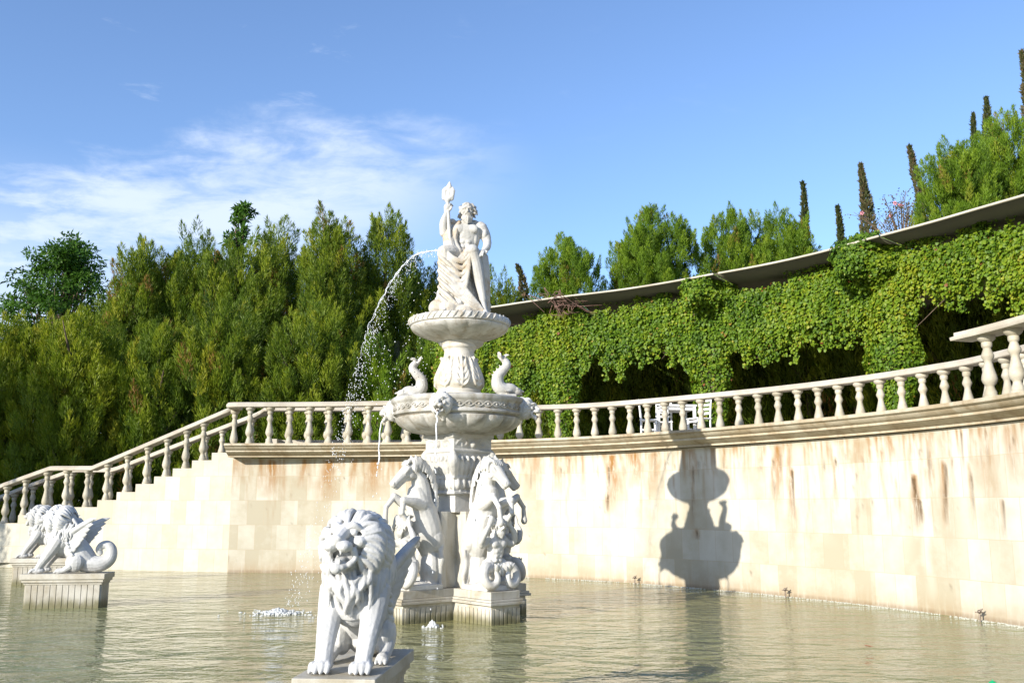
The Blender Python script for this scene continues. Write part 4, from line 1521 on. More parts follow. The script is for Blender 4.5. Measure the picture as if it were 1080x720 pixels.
def curls(mb, c, k, yaw=0.0, n=60, seed=1, long_=0.12):
    q = random.Random(seed)
    for i in range(n):
        a = q.uniform(0, 6.283)
        z = q.uniform(-.25, .52)
        rr = math.sqrt(max(0.02, .44 ** 2 - (z - .08) ** 2)) if z > .1 else .43
        x, y = math.cos(a) * rr * .9, math.sin(a) * rr + .05
        if y < -.22 and z < .30: continue
        d = q.uniform(-.12, .12)
        pts = [(x, y, z), (x * 1.12 + d, y * 1.12, z - long_ * .3), (x * 1.06 + d * 1.4, y * 1.06 + q.uniform(-.08, .08), z - long_ * 1.2)]
        co, si = math.cos(yaw), math.sin(yaw)
        mb.tube([(c[0] + (px * co - py * si) * k, c[1] + (px * si + py * co) * k, c[2] + pz * k) for px, py, pz in pts], [.06 * k, .066 * k, .03 * k], n=6, sub=3)


def hand(mb, w, d, up, k, grip=None, sx=1):
    """palm and five fingers from wrist w pointing along d; grip = direction the fingers curl to"""
    w, d, up = Vector(w), Vector(d).normalized(), Vector(up).normalized()
    up = (up - d * up.dot(d)).normalized()
    s_ = d.cross(up) * sx
    mb.tube([w, w + d * .055 * k, w + d * .09 * k], [.032 * k, .040 * k, .036 * k], n=8, flat=.6, up=up)
    for i, (o, ln) in enumerate(((-.036, .075), (-.012, .088), (.012, .083), (.034, .066))):
        a = w + d * .085 * k + s_ * o * k
        b_ = a + d * ln * .5 * k - up * (.012 * k if grip is None else .022 * k)
        c_ = b_ + (d * ln * .35 - up * ln * .4) * k if grip is None else b_ - up * ln * .75 * k - d * ln * .2 * k
        mb.tube([a, b_, c_], [.0125 * k, .012 * k, .009 * k], n=6, sub=3)
    a = w + d * .03 * k - s_ * .038 * k
    mb.tube([a, a - s_ * .025 * k + d * .03 * k - up * .01 * k, a - s_ * .012 * k + d * .065 * k - up * .025 * k], [.016 * k, .014 * k, .010 * k], n=6, sub=3)


# ------------------------------------------------------------------ winged lion
def lion_face(mb, P, k):
    mb.ell(P(0, .02, .02), (.17 * k, .19 * k, .18 * k))
    mb.tube([P(0, -.12, .115), P(0, -.22, .06), P(0, -.295, .005)], [.07 * k, .06 * k, .055 * k], n=10)
    mb.ell(P(0, -.325, .012), (.055 * k, .03 * k, .032 * k))
    for sx in (-1, 1):
        mb.ell(P(sx * .062, -.265, -.045), (.066 * k, .085 * k, .052 * k))                      # muzzle pads
        mb.tube([P(sx * .025, -.185, .115), P(sx * .085, -.195, .142), P(sx * .145, -.13, .105)], [.022 * k, .032 * k, .02 * k], n=8)   # brow
        mb.ell(P(sx * .085, -.17, .085), .033 * k)                                             # eye
        mb.ell(P(sx * .125, -.13, .01), (.06 * k, .08 * k, .055 * k), (0, 0, sx * .4))         # cheek
        mb.tube([P(sx * .11, -.19, -.07), P(sx * .12, -.17, -.13), P(sx * .085, -.2, -.19)], [.032 * k, .026 * k, .028 * k], n=8)       # jaw corner
        mb.tube([P(sx * .052, -.30, -.075), P(sx * .05, -.305, -.125)], [.017 * k, .004 * k], n=6)   # fang
        mb.tube([P(sx * .035, -.275, -.175), P(sx * .035, -.28, -.145)], [.013 * k, .004 * k], n=6)
        for t in (.28, .6):
            mb.tube([P(sx * .025 * (1 + t), -.318 + .02 * t, -.03), P(sx * .08 * (1 + t * .4), -.31, -.05 - .03 * t)], [.008 * k, .006 * k], n=5)
        mb.ell(P(sx * .165, -.02, .135), (.05 * k, .035 * k, .055 * k))                         # ear
    mb.ell(P(0, -.215, -.20), (.085 * k, .085 * k, .045 * k), (.25, 0, 0))                       # lower jaw
    mb.ell(P(0, -.26, -.225), (.05 * k, .045 * k, .05 * k))
    mb.ell(P(0, -.19, -.135), (.05 * k, .10 * k, .018 * k), (.2, 0, 0))                           # tongue
    mb.ell(P(0, -.06, -.13), (.12 * k, .11 * k, .12 * k))


def lion_head(mb, c, k=1.0, mane=True, seed=2, face=True, turn=0.0, lift=0.0):
    """roaring lion's head facing -Y, turned and lifted on its neck; c = middle of the head"""
    RM = Euler((-lift, 0, -turn)).to_matrix()
    def P(x, y, z): return tuple(Vector(c) + RM @ Vector((x * k, y * k, z * k)))
    if face: lion_face(mb, P, k)
    if not mane: return
    q = random.Random(seed)
    mb.ell(P(0, .09, -.01), (.225 * k, .20 * k, .225 * k))
    mb.ell(P(0, .17, -.03), (.20 * k, .20 * k, .21 * k))
    # combed locks flowing from the face rim back over the crown and down
    nn = 34
    for layer in (0, 1):
        for i in range(nn):
            a0 = math.pi / 2 + 2 * math.pi * (i + .5 * layer) / nn + q.uniform(-.04, .04)
            dn = abs(((a0 - math.pi / 2 + math.pi) % (2 * math.pi)) - math.pi)       # 0 at the top, pi under the chin
            if dn > 2.45: continue
            sg = 1 if math.cos(a0) < 0 else -1
            ph, am = q.uniform(0, 6.28), q.uniform(.03, .09)
            pts, rr = [], []
            for j in range(7):
                t = j / 6
                r_ = (.160 if layer == 0 else .205) + (.112 if layer == 0 else .062) * math.sin(min(1, t * 1.5) * math.pi / 2) - (.10 * max(0, t - .6) / .4 if layer else .02 * t)
                y_ = -.135 + .20 * t if layer == 0 else -.02 + .33 * t
                a = a0 + sg * (.10 + .32 * t * math.sin(min(dn, math.pi - .3))) * t + am * math.sin(t * 6.5 + ph)
                pts.append(P(r_ * math.cos(a), y_, r_ * math.sin(a) - .05 * t * (1 - math.sin(a)) * .5))
                rr.append((.017 + .013 * math.sin(t * math.pi)) * k)
            rr[-1] = .008 * k
            mb.tube(pts, rr, n=7, sub=3)


def build_lion():
    t = empty('lion_statue', (0, 0, 0))
    mb = MB()
    HC = (0, -.27, .965)
    # trunk, chest, haunches
    mb.ell((0, -.14, .56), (.235, .20, .27), (-.2, 0, 0), 20, 12)
    mb.tube([(0, -.10, .70), (0, .05, .50), (0, .22, .32), (0, .36, .20)], [.20, .225, .215, .17], n=16)
    mb.tube([(0, -.12, .62), (0, -.20, .85), (0, -.22, .98)], [.21, .20, .17], n=14)
    for sx in (-1, 1):
        mb.ell((sx * .165, -.10, .60), (.10, .14, .18), (-.35, 0, 0))
        mb.tube([(sx * .175, -.16, .60), (sx * .178, -.26, .43), (sx * .168, -.40, .235), (sx * .16, -.475, .11), (sx * .16, -.50, .06)], [.125, .105, .080, .070, .074], n=12)
        mb.tube([(sx * .16, -.44, .055), (sx * .16, -.55, .05)], [.072, .075], n=12, flat=.72)
        for j, o in enumerate((-.058, -.02, .02, .058)):
            mb.tube([(sx * .16 + o * .9, -.53, .075), (sx * .16 + o * 1.12, -.60 + abs(o) * .3, .062), (sx * .16 + o * 1.15, -.64 + abs(o) * .35, .022)], [.022, .027, .018], n=8, sub=3)
            mb.tube([(sx * .16 + o * 1.15, -.645 + abs(o) * .35, .03), (sx * .16 + o * 1.15, -.668 + abs(o) * .35, .012)], [.010, .003], n=5)
        # haunch and hind foot
        mb.ell((sx * .185, .16, .20), (.095, .17, .17))
        mb.tube([(sx * .215, .10, .13), (sx * .225, -.02, .06), (sx * .225, -.11, .045)], [.07, .05, .055], n=10)
        for o in (-.035, 0, .035):
            mb.tube([(sx * .225 + o, -.12, .05), (sx * .225 + o * 1.1, -.175, .022)], [.022, .015], n=6)
        # sinew on the forearm
        mb.tube([(sx * .225, -.2, .50), (sx * .215, -.33, .31), (sx * .20, -.44, .14)], [.02, .024, .012], n=6)
    lion_head(mb, HC, .95, False, 2, True, .24, .16)
    lion_head(mb, HC, 1.04, True, 2, False, .16, .10)
    mb.ell((-.015, -.29, .975), (.205, .12, .20))
    q = random.Random(5)
    # long wavy locks: beard and bib down the chest, side curtains
    mb.ell((0, -.305, .57), (.17, .05, .21))
    for layer in (0, 1):
        nb = 12 - layer * 3
        for i in range(nb):
            f = -1 + 2 * i / (nb - 1)
            x = f * (.225 - .05 * layer)
            z0 = (.80 - .05 * (1 - abs(f))) if layer == 0 else .72
            z1 = .40 + .16 * abs(f) ** 1.5 + layer * .04 + q.uniform(-.02, .03)
            y = -.385 + 1.5 * x * x - .028 * layer
            ph, am = q.uniform(0, 6.28), q.uniform(.014, .03)
            pts, rr = [], []
            for j in range(8):
                w_ = j / 7
                pts.append((x * (1 - .42 * w_) + am * math.sin(w_ * 7 + ph), y - .03 * math.sin(w_ * 3) + .03 * w_ * w_, z0 + (z1 - z0) * w_))
                rr.append(.012 + .012 * math.sin(math.pi * min(1, w_ * .9 + .1)))
            rr[-1] = .006
            mb.tube(pts, rr, n=7, sub=3)
    for sx in (-1, 1):
        for i in range(13):
            f = i / 12
            x = .165 + .095 * math.sin(min(1, f * 1.7) * math.pi / 2)
            y = -.34 + .44 * f
            z0, z1 = .92 - .04 * abs(f - .5), .47 + .14 * f + q.uniform(-.03, .03)
            ph, am = q.uniform(0, 6.28), q.uniform(.012, .028)
            pts, rr = [], []
            for j in range(8):
                w_ = j / 7
                pts.append((sx * (x - .02 + .03 * math.sin(w_ * 2.6)), y + am * math.sin(w_ * 7.5 + ph) - .03 * w_, z0 + (z1 - z0) * w_))
                rr.append(.012 + .013 * math.sin(math.pi * min(1, w_ * .9 + .1)))
            rr[-1] = .007
            mb.tube(pts, rr, n=7, sub=3)
    # locks lying on the back
    for i in range(7):
        x = -.18 + .36 * i / 6
        mb.tube([(x, .08, .98), (x * 1.1 + q.uniform(-.02, .02), .17, .84), (x * 1.05, .18, .70), (x * .8, .19, .58)], [.03, .045, .04, .015], n=8)
    # frilled ridges from the shoulder down the flank, below the wing
    for sx in (-1, 1):
        for i in range(7):
            z = .62 - i * .07
            y = -.02 + i * .035
            mb.tube([(sx * .215, y - .04, z + .03), (sx * .245, y + .01, z - .01), (sx * .22, y + .05, z - .035)], [.02, .03, .012], n=6, sub=3)
    # serpent tail curled up at the back
    mb.tube([(0, .24, .20), (.01, .42, .165), (.02, .60, .17), (.02, .735, .26), (.01, .755, .41), (0, .68, .505), (0, .575, .50), (.0, .52, .425), (0, .55, .365)], [.18, .165, .14, .115, .095, .082, .072, .062, .05], n=16, sub=6)
    mb.sculpt('body', M['lion_marble'], t, 0.0064, 1, .5, 0.0014, 30)
    # wings: leading edge plus overlapping feathers
    for sx in (-1, 1):
        mb = MB()
        mb.tube([(sx * .19, -.04, .64), (sx * .255, .10, .76), (sx * .33, .30, .88), (sx * .40, .50, .985)], [.055, .06, .045, .016], n=10, flat=.7, up=(1, 0, 0))
        roots = [(-.02, .70), (.0, .64), (.01, .58), (.02, .52), (.02, .46), (.03, .40), (.04, .345)]
        tips = [(.56, 1.0), (.50, .90), (.445, .805), (.39, .715), (.33, .63), (.27, .55), (.20, .47)]
        for i, ((y0, z0), (y1, z1)) in enumerate(zip(roots, tips)):
            xx = .195
            x1 = .40 - i * .022
            a = (sx * xx, y0, z0)
            m1 = (sx * (xx * .6 + x1 * .4 + .012), y0 * .55 + y1 * .45, z0 * .55 + z1 * .45 + .02)
            m2 = (sx * (xx * .15 + x1 * .85), y0 * .18 + y1 * .82, z0 * .18 + z1 * .82 + .018)
            mb.tube([a, m1, m2, (sx * x1, y1, z1)], [.045, .055, .046, .010], n=12, flat=.36, up=(sx, 0, 0))
        for i in range(6):     # short covert feathers
            y0, z0 = -.01 + i * .012, .69 - i * .055
            mb.tube([(sx * .205, y0, z0), (sx * .245, y0 + .10, z0 + .055), (sx * .275, y0 + .19, z0 + .10)], [.035, .042, .012], n=10, flat=.5, up=(sx, 0, 0))
        mb.sculpt('wing', M['lion_marble'], t, 0.008, 2, .4)
    return t


def build_pedestal(W, L, h):
    t = empty('statue_pedestal', (0, 0, 0))
    mb = MB()
    mb.box((0, 0, h - .045), (W + .10, L + .10, .09))
    mb.box((0, 0, h - .115), (W + .05, L + .05, .05))
    mb.build('cap_slab', M['plinth'], t, bevel=.008)
    # fluted block: ribs all round a core, standing on the pool floor
    mb = MB()
    z0, z1 = -.95, h - .14
    mb.box((0, 0, (z0 + z1) / 2), (W - .05, L - .05, z1 - z0))
    mb.box((0, 0, z1 - .02), (W - .004, L - .004, .04))
    def ribs(n, span, horizontal):
        w = span / n
        for i in range(n):
            c_ = -span / 2 + w * (i + .5)
            for sgn in (-1, 1):
                p = (c_, sgn * (L / 2 - .025)) if horizontal else (sgn * (W / 2 - .025), c_)
                mb.box((p[0], p[1], (z0 + z1) / 2 - .02), (w * .92 if horizontal else .03, .03 if horizontal else w * .92, z1 - z0 - .04))
    ribs(max(4, int(W / .1)), W - .06, True)
    ribs(int(L / .105), L - .06, False)
    mb.build('fluted_block', M['plinth'], t, bevel=.006)
    return t


lion = build_lion()
ped = build_pedestal(.47, 1.26, .56)
sites = [((-1.13, 7.27), R(-5), 'grey white marble winged lion nearest the viewer, mouth open, facing front', 'stone pedestal under the nearest lion, cut off by the lower edge of the view'),
         ((-7.54, 16.55), R(-84), 'white marble winged lion in profile with raised wing and curled tail at the left', 'fluted stone pedestal of the winged lion shown in profile with its curled tail'),
         ((-10.15, 21.2), R(-84), 'white marble lion mostly hidden behind the profile lion at the far left', 'farthest fluted stone pedestal, half hidden behind the profile lion')]
for k, ((x, y), rz, l1, l2) in enumerate(sites):
    a = lion if k == 0 else copy_tree(lion)
    b_ = ped if k == 0 else copy_tree(ped)
    a.location = (x, y, .56)
    a.scale = ((.885,) * 3, (.91,) * 3, (.91,) * 3)[k]
    b_.location = (x, y, 0)
    a.rotation_euler = b_.rotation_euler = (0, 0, rz)
    tag(a, l1, 'statue', 'winged lion statues in the pool')
    tag(b_, l2, 'pedestal', 'lion pedestals in the pool')

# ------------------------------------------------------------------ fountain body
fo = empty('fountain', (FX, FY, 0), 0, 'tall two bowl carved marble fountain standing in the pool', 'fountain')
# plus shaped plinth
def plus(mb, L, w, z0, z1, a0=ARM):
    pts = []
    for k in range(4):
        a = a0 + k * math.pi / 2
        d, s_ = (math.cos(a), math.sin(a)), (-math.sin(a), math.cos(a))
        pts += [(d[0] * L - s_[0] * w, d[1] * L - s_[1] * w), (d[0] * L + s_[0] * w, d[1] * L + s_[1] * w), (d[0] * w + s_[0] * w, d[1] * w + s_[1] * w)]
    n = len(pts)
    V = [(x, y, z0) for x, y in pts] + [(x, y, z1) for x, y in pts]
    mb.add(V, [tuple(range(n))[::-1], tuple(range(n, 2 * n))] + [(i, (i + 1) % n, n + (i + 1) % n, n + i) for i in range(n)])
mb = MB()
plus(mb, 1.17, .265, -.95, .27)
for k in range(4):      # fluting of the plinth faces
    a = ARM + k * math.pi / 2
    d, s_ = Vector((math.cos(a), math.sin(a), 0)), Vector((-math.sin(a), math.cos(a), 0))
    for i in range(7):
        c_ = d * 1.165 + s_ * (-.24 + .08 * i)
        mb.box((c_.x, c_.y, -.35), (.04, .062, 1.14), a)
    for sg in (-1, 1):
        for i in range(9):
            c_ = d * (.36 + i * .093) + s_ * (sg * .262)
            mb.box((c_.x, c_.y, -.35), (.07, .035, 1.14), a)
mb.build('plinth', M['plinth'], fo, bevel=.006)
mb = MB()
plus(mb, 1.24, .325, .27, .31)
plus(mb, 1.22, .305, .312, .345)
plus(mb, 1.18, .275, .347, .46)
mb.build('plinth_cap', M['plinth'], fo, bevel=.008)
# cross shaped pier with tall slabs
mb = MB()
plus(mb, .42, .125, .462, 1.60)
for k in range(4):
    a = ARM + k * math.pi / 2
    d, s_ = Vector((math.cos(a), math.sin(a), 0)), Vector((-math.sin(a), math.cos(a), 0))
    for sg in (-1, 1):
        c_ = d * .39 + s_ * (sg * .15)
        mb.box((c_.x, c_.y, 1.03), (.12, .075, 1.135), a)
mb.build('pier', M['plinth'], fo, bevel=.01)
# square shaft, egg moulding, scroll brackets, carved block
def sq(mb, half, z0, z1, a=ARM, t=1.0):
    mb.box((0, 0, (z0 + z1) / 2), (2 * half, 2 * half, z1 - z0), a, t)
mb = MB()
sq(mb, .235, 1.58, 1.86)
sq(mb, .30, 1.86, 1.90)
sq(mb, .275, 1.90, 2.10)
for k in range(4):
    a = ARM + k * math.pi / 2
    d, s_ = Vector((math.cos(a), math.sin(a), 0)), Vector((-math.sin(a), math.cos(a), 0))
    for i in range(5):
        c_ = d * .285 + s_ * (-.22 + .11 * i)
        mb.ell((c_.x, c_.y, 2.02), (.05, .05, .085))
        mb.tube([(c_.x + s_.x * .052, c_.y + s_.y * .052, 1.92), (c_.x + s_.x * .052, c_.y + s_.y * .052, 2.1)], .014, n=6)
sq(mb, .315, 2.10, 2.14)
V = []
sq(mb, .30, 2.14, 2.46, ARM, 1.22)
for k in range(4):
    a = ARM + k * math.pi / 2 + math.pi / 4
    # corner acanthus scrolls
    d = Vector((math.cos(a), math.sin(a), 0))
    mb.tube([d * .40 + Vector((0, 0, 2.16)), d * .46 + Vector((0, 0, 2.26)), d * .52 + Vector((0, 0, 2.38)), d * .54 + Vector((0, 0, 2.46))], [.05, .075, .09, .06], n=10)
    a = ARM + k * math.pi / 2
    d, s_ = Vector((math.cos(a), math.sin(a), 0)), Vector((-math.sin(a), math.cos(a), 0))
    for o in (-.2, -.1, 0, .1, .2):
        mb.tube([d * .305 + s_ * o * .8 + Vector((0, 0, 2.17)), d * .345 + s_ * o + Vector((0, 0, 2.28)), d * .39 + s_ * o * 1.15 + Vector((0, 0, 2.41)), d * .42 + s_ * o * 1.2 + Vector((0, 0, 2.38))], [.03, .045, .04, .02], n=8)
sq(mb, .375, 2.46, 2.80)
sq(mb, .40, 2.50, 2.54)
sq(mb, .40, 2.72, 2.80)
for k in range(4):
    a = ARM + k * math.pi / 2
    d, s_ = Vector((math.cos(a), math.sin(a), 0)), Vector((-math.sin(a), math.cos(a), 0))
    for sg in (-1, 1):
        cc = d * .375 + s_ * (sg * .19)
        mb.tube([cc + s_ * (sg * .12 * math.cos(x * .9)) * (1 - x / 9) + Vector((0, 0, 2.63 + .075 * math.sin(x * .9) * (1 - x / 9))) for x in range(8)], .019, n=7)
    mb.ell(tuple(d * .385 + Vector((0, 0, 2.63))), (.05, .05, .06))
mb.sculpt('carved_shaft', M['marble'], fo, .0125, 2, .4, .0015, 30)

# lower bowl: gadrooned belly, carved rim, hollow
NG_ = 18
def gad(a, r, z, i):
    if i in GADI:
        ph = (a * NG_ / (2 * math.pi)) % 1.0
        w_ = math.sin(math.pi * ph) ** .55
        return r * (1 + GADI[i] * (w_ - .55))
    return r
low = [(.50, 2.78), (.54, 2.80), (.62, 2.805), (.74, 2.83), (.85, 2.875), (.93, 2.935), (.975, 2.99), (.99, 3.035), (.965, 3.055), (1.0, 3.07), (1.035, 3.085), (1.04, 3.11), (1.02, 3.13), (1.035, 3.24), (1.055, 3.26), (1.075, 3.29), (1.075, 3.33), (1.05, 3.35), (.97, 3.35), (.93, 3.30), (.80, 3.18), (.45, 3.10)]
GADI = {2: .02, 3: .045, 4: .055, 5: .06, 6: .055, 7: .03}
mb = MB()
mb.lathe(low, n=NG_ * 12, mod=gad)
# running scroll on the rim band
for s_ in (0, math.pi):
    pts = []
    for i in range(241):
        a = 2 * math.pi * i / 240
        rr = 1.03
        pts.append((rr * math.cos(a), rr * math.sin(a), 3.19 + .036 * math.sin(a * 22 + s_)))
    mb.tube(pts, .013, n=6, sub=1, cap=False)
for i in range(44):
    a = 2 * math.pi * (i + .5) / 44
    mb.ell((1.03 * math.cos(a), 1.03 * math.sin(a), 3.19), (.022, .022, .022), nu=8, nv=5)
lb = mb.build('lower_bowl', M['weathered'], fo, angle=40)
# lion masks spitting from the rim
mk_dirs = [R(-101), R(-191), R(-11), R(79)]
for k, a in enumerate(mk_dirs):
    if k == 0:
        mb = MB()
        lion_head(mb, (0, 0, 0), .62, True, 4)
        mb.tube([(0, .05, -.05), (0, .12, -.14), (0, .14, -.24)], [.12, .10, .04], n=10)
        mask = mb.sculpt('lion_mask', M['marble'], lb, .0075, 1, .45)
        ms = MB()
        ms.tube([(0, -.10, -.10), (0, -.185, -.115)], [.02, .02], n=8)
        sp_ = ms.build('spout', M['metal'], mask, True)
        mo_, so_ = mask, sp_
    else:
        mo_ = mask.copy()
        COL.objects.link(mo_)
        so_ = sp_.copy()
        COL.objects.link(so_)
        so_.parent = mo_
    mo_.location = (1.10 * math.cos(a), 1.10 * math.sin(a), 3.19)
    mo_.rotation_euler = (0.12, 0, a + math.pi / 2)
# acanthus stem between the bowls
stem = [(.40, 3.09), (.40, 3.40), (.38, 3.43), (.345, 3.45), (.36, 3.475), (.335, 3.50), (.35, 3.53), (.375, 3.58), (.385, 3.64), (.365, 3.73), (.325, 3.83), (.28, 3.94), (.25, 4.04), (.24, 4.12), (.25, 4.16), (.275, 4.18), (.28, 4.215), (.265, 4.23), (.29, 4.25), (.29, 4.30)]
mb = MB()
mb.lathe(stem, n=64)
for k in range(8):
    a = 2 * math.pi * k / 8 + .2
    def SP(da, rr, z):
        return ((rr) * math.cos(a + da), (rr) * math.sin(a + da), z)
    rz_ = lambda z: float(np.interp(z, [p[1] for p in stem], [p[0] for p in stem]))
    mb.tube([SP(0, rz_(z) + .004, z) for z in (3.53, 3.66, 3.80, 3.93)] + [SP(0, .285, 4.02), SP(0, .31, 4.0)], [.02, .026, .026, .022, .02, .012], n=7)
    for sg in (-1, 1):
        for j, (z0, da) in enumerate(((3.54, .30), (3.62, .27), (3.72, .24), (3.82, .22))):
            mb.tube([SP(0, rz_(z0) + .004, z0), SP(sg * da * .6, rz_(z0 + .05) + .01, z0 + .04), SP(sg * da, rz_(z0 + .13) + .006, z0 + .14), SP(sg * da * 1.02, rz_(z0 + .18) + .012, z0 + .19)], [.016, .022, .018, .008], n=6)
mb.sculpt('acanthus_stem', M['stained_marble'], fo, .0115, 2, .4)
# upper bowl
NG_ = 14
up_ = [(.26, 4.26), (.30, 4.285), (.42, 4.31), (.54, 4.35), (.65, 4.395), (.73, 4.44), (.775, 4.48), (.79, 4.51), (.775, 4.525), (.805, 4.54), (.815, 4.60), (.80, 4.645), (.76, 4.66), (.70, 4.64), (.40, 4.60)]
GADI = {2: .02, 3: .04, 4: .045, 5: .04, 6: .02}
mb = MB()
mb.lathe(up_, n=NG_ * 14, mod=gad)
for i in range(46):
    a = 2 * math.pi * i / 46
    b_ = a + .09
    q_ = random.Random(i)
    mb.tube([(.808 * math.cos(a), .808 * math.sin(a), 4.56), (.814 * math.cos((a + b_) / 2), .814 * math.sin((a + b_) / 2), 4.605), (.795 * math.cos(b_), .795 * math.sin(b_), 4.645 + q_.uniform(-.01, .012))], [.014, .02 * q_.uniform(.6, 1.1), .013], n=6, sub=3)
ub = mb.build('upper_bowl', M['weathered'], fo, angle=40)


# ------------------------------------------------------------------ rearing horse groups with a fish tailed man
def build_horse():
    t = empty('horse_statue', (0, 0, 0))
    mb = MB()
    # rock under the group
    mb.ell((0, -.33, .02), (.27, .32, .10))
    mb.ell((.03, -.10, .25), (.17, .14, .40))
    mb.box((0, -.32, .035), (.52, .62, .07))
    # horse: trunk reared against the pier, strong arched neck
    mb.tube([(0, -.10, .62), (0, -.13, .82), (0, -.20, 1.05), (0, -.30, 1.26), (0, -.33, 1.38)], [.19, .235, .225, .205, .17], n=18)
    mb.ell((0, -.31, 1.22), (.19, .17, .19))
    mb.tube([(0, -.27, 1.30), (0, -.27, 1.50), (0, -.33, 1.68), (0, -.43, 1.78)], [.185, .145, .118, .105], n=16)
    for sx in (-1, 1):
        mb.ell((sx * .13, -.07, .72), (.12, .15, .20), (.3, 0, 0))
        mb.ell((sx * .12, -.32, 1.20), (.085, .12, .16), (.4, 0, 0))
    # head
    mb.tube([(0, -.41, 1.78), (0, -.53, 1.735), (0, -.66, 1.63), (0, -.75, 1.545)], [.105, .098, .074, .066], n=14)
    mb.ell((0, -.49, 1.675), (.068, .10, .085), (.6, 0, 0))
    mb.tube([(0, -.52, 1.655), (0, -.63, 1.56), (0, -.705, 1.495)], [.05, .04, .038], n=10)     # lower jaw, open
    mb.ell((0, -.765, 1.535), (.056, .045, .045))
    mb.ell((0, -.715, 1.49), (.04, .035, .03))
    for sx in (-1, 1):
        mb.ell((sx * .042, -.785, 1.55), (.02, .02, .025))
        mb.tube([(sx * .065, -.50, 1.80), (sx * .085, -.56, 1.76), (sx * .075, -.61, 1.70)], [.02, .028, .018], n=7)
        mb.ell((sx * .082, -.555, 1.735), .022)
        mb.tube([(sx * .055, -.40, 1.86), (sx * .07, -.40, 1.93), (sx * .055, -.42, 1.985)], [.03, .028, .008], n=8)
        mb.tube([(sx * .06, -.60, 1.66), (sx * .058, -.70, 1.58)], [.016, .012], n=6)
        mb.ell((sx * .07, -.47, 1.70), (.03, .07, .075))
    # mane: wavy locks along the crest, forelock
    q = random.Random(12)
    crest = catmull([(0, -.50, 1.87), (0, -.40, 1.90), (0, -.28, 1.83), (0, -.18, 1.70), (0, -.12, 1.55), (0, -.10, 1.40), (0, -.09, 1.25)], 5)
    for i, c_ in enumerate(crest):
        for sx in (-1, 0, 1):
            c0 = Vector(c_)
            w_ = q.uniform(.8, 1.2)
            mb.tube([c0 + Vector((sx * .02, .03, -.02)), c0 + Vector((sx * .05 + q.uniform(-.02, .02), .055 * w_, .035)), c0 + Vector((sx * .115, .045 * w_, -.05)), c0 + Vector((sx * .125 + q.uniform(-.02, .02), .02, -.15 * w_))], [.026, .034, .028, .010], n=7, sub=3)
    for k in range(5):
        x = -.05 + .025 * k
        mb.tube([(x, -.44, 1.88), (x * 1.3, -.52, 1.885), (x * 1.5, -.58, 1.82 + q.uniform(-.02, .02))], [.022, .024, .008], n=6, sub=3)
    # fore legs, both lifted and folded
    for sx, kn, fe, ho in ((1, (.15, -.68, 1.30), (.15, -.70, 1.12), (.14, -.60, 1.00)), (-1, (-.16, -.64, 1.36), (-.16, -.78, 1.20), (-.15, -.80, 1.03))):
        mb.tube([(sx * .12, -.33, 1.22), (sx * .145, -.50, 1.27), kn], [.105, .078, .056], n=12)
        mb.ell(kn, (.056, .056, .058))
        mb.tube([kn, fe], [.047, .036], n=10)
        mb.ell(fe, .042)
        mb.tube([fe, ho], [.034, .042], n=10)
        hv = (Vector(ho) - Vector(fe)).normalized()
        mb.tube([Vector(ho), Vector(ho) + hv * .055], [.045, .056], n=10)
    # tail hair falling against the slab
    for k in range(9):
        x = -.20 + .05 * k
        ph = q.uniform(0, 6)
        mb.tube([(x * .4, -.02, .86), (x * .9, .0, .66)] + [(x + .03 * math.sin(ph + j * 1.6), -.02 - .015 * math.cos(j), .66 - .12 * j) for j in range(1, 6)], [.05, .05] + [.042] * 4 + [.02], n=8)
    # fish tailed man: torso leaning out, arms up under the horse
    K = .235
    hd = (0.0, -.58, .93)
    mb.tube([(0, -.43, .27), (0, -.455, .42), (0, -.50, .56), (0, -.50, .70), (0, -.49, .76)], [.135, .118, .135, .145, .09], n=16, flat=.8, up=(0, 1, 0))
    for sx in (-1, 1):
        mb.ell((sx * .07, -.585, .665), (.075, .045, .06))
        for j in range(3):
            mb.ell((sx * .038, -.585 + j * .012, .56 - j * .065), (.036, .026, .032))
        mb.ell((sx * .165, -.49, .715), (.07, .07, .075))
        mb.tube([(sx * .165, -.49, .71), (sx * .27, -.52, .66), (sx * .315, -.56, .70)], [.065, .058, .045], n=12)
        mb.tube([(sx * .315, -.56, .70), (sx * .28, -.60, .82), (sx * .20, -.60, .93)], [.047, .046, .030], n=10)
        hand(mb, (sx * .20, -.60, .93), (-sx * .35, -.02, .7), (0, -1, .2), 1.25, 1, sx)
    mb.tube([(0, -.50, .74), (0, -.54, .84)], [.07, .062], n=10)
    face_parts(mb, hd, K)
    curls(mb, hd, K, 0, 60, 3, .22)
    # coiled fish tails
    for sx in (-1, 1):
        cx, cy, cz = sx * .19, -.52, .20
        pts = [(sx * .05, -.44, .30), (sx * .11, -.47, .36)]
        for j in range(9):
            a = math.pi * .62 - j * .72
            rr = .135 - j * .004
            pts.append((cx + sx * rr * math.cos(a) * .9, cy - .10 * math.sin(j / 8 * 2.4) * .8 - .012 * j, cz + rr * math.sin(a)))
        mb.tube(pts, [.12, .105, .095, .088, .080, .074, .068, .062, .055, .046, .034], n=12, sub=5)
        e = Vector(pts[-1])
        for da in (-.6, 0, .6):
            mb.tube([e, e + Vector((sx * .06 * math.sin(da), -.05, .05 + .04 * math.cos(da))), e + Vector((sx * .13 * math.sin(da), -.05, .09 + .05 * math.cos(da)))], [.03, .035, .01], n=8, flat=.6)
    # loin leaves
    for k in range(9):
        a = -math.pi + math.pi * k / 8
        mb.tube([(.12 * math.cos(a), -.44 + .12 * math.sin(a), .34), (.15 * math.cos(a), -.44 + .15 * math.sin(a), .28), (.165 * math.cos(a), -.44 + .17 * math.sin(a), .20)], [.03, .034, .01], n=6, sub=3)
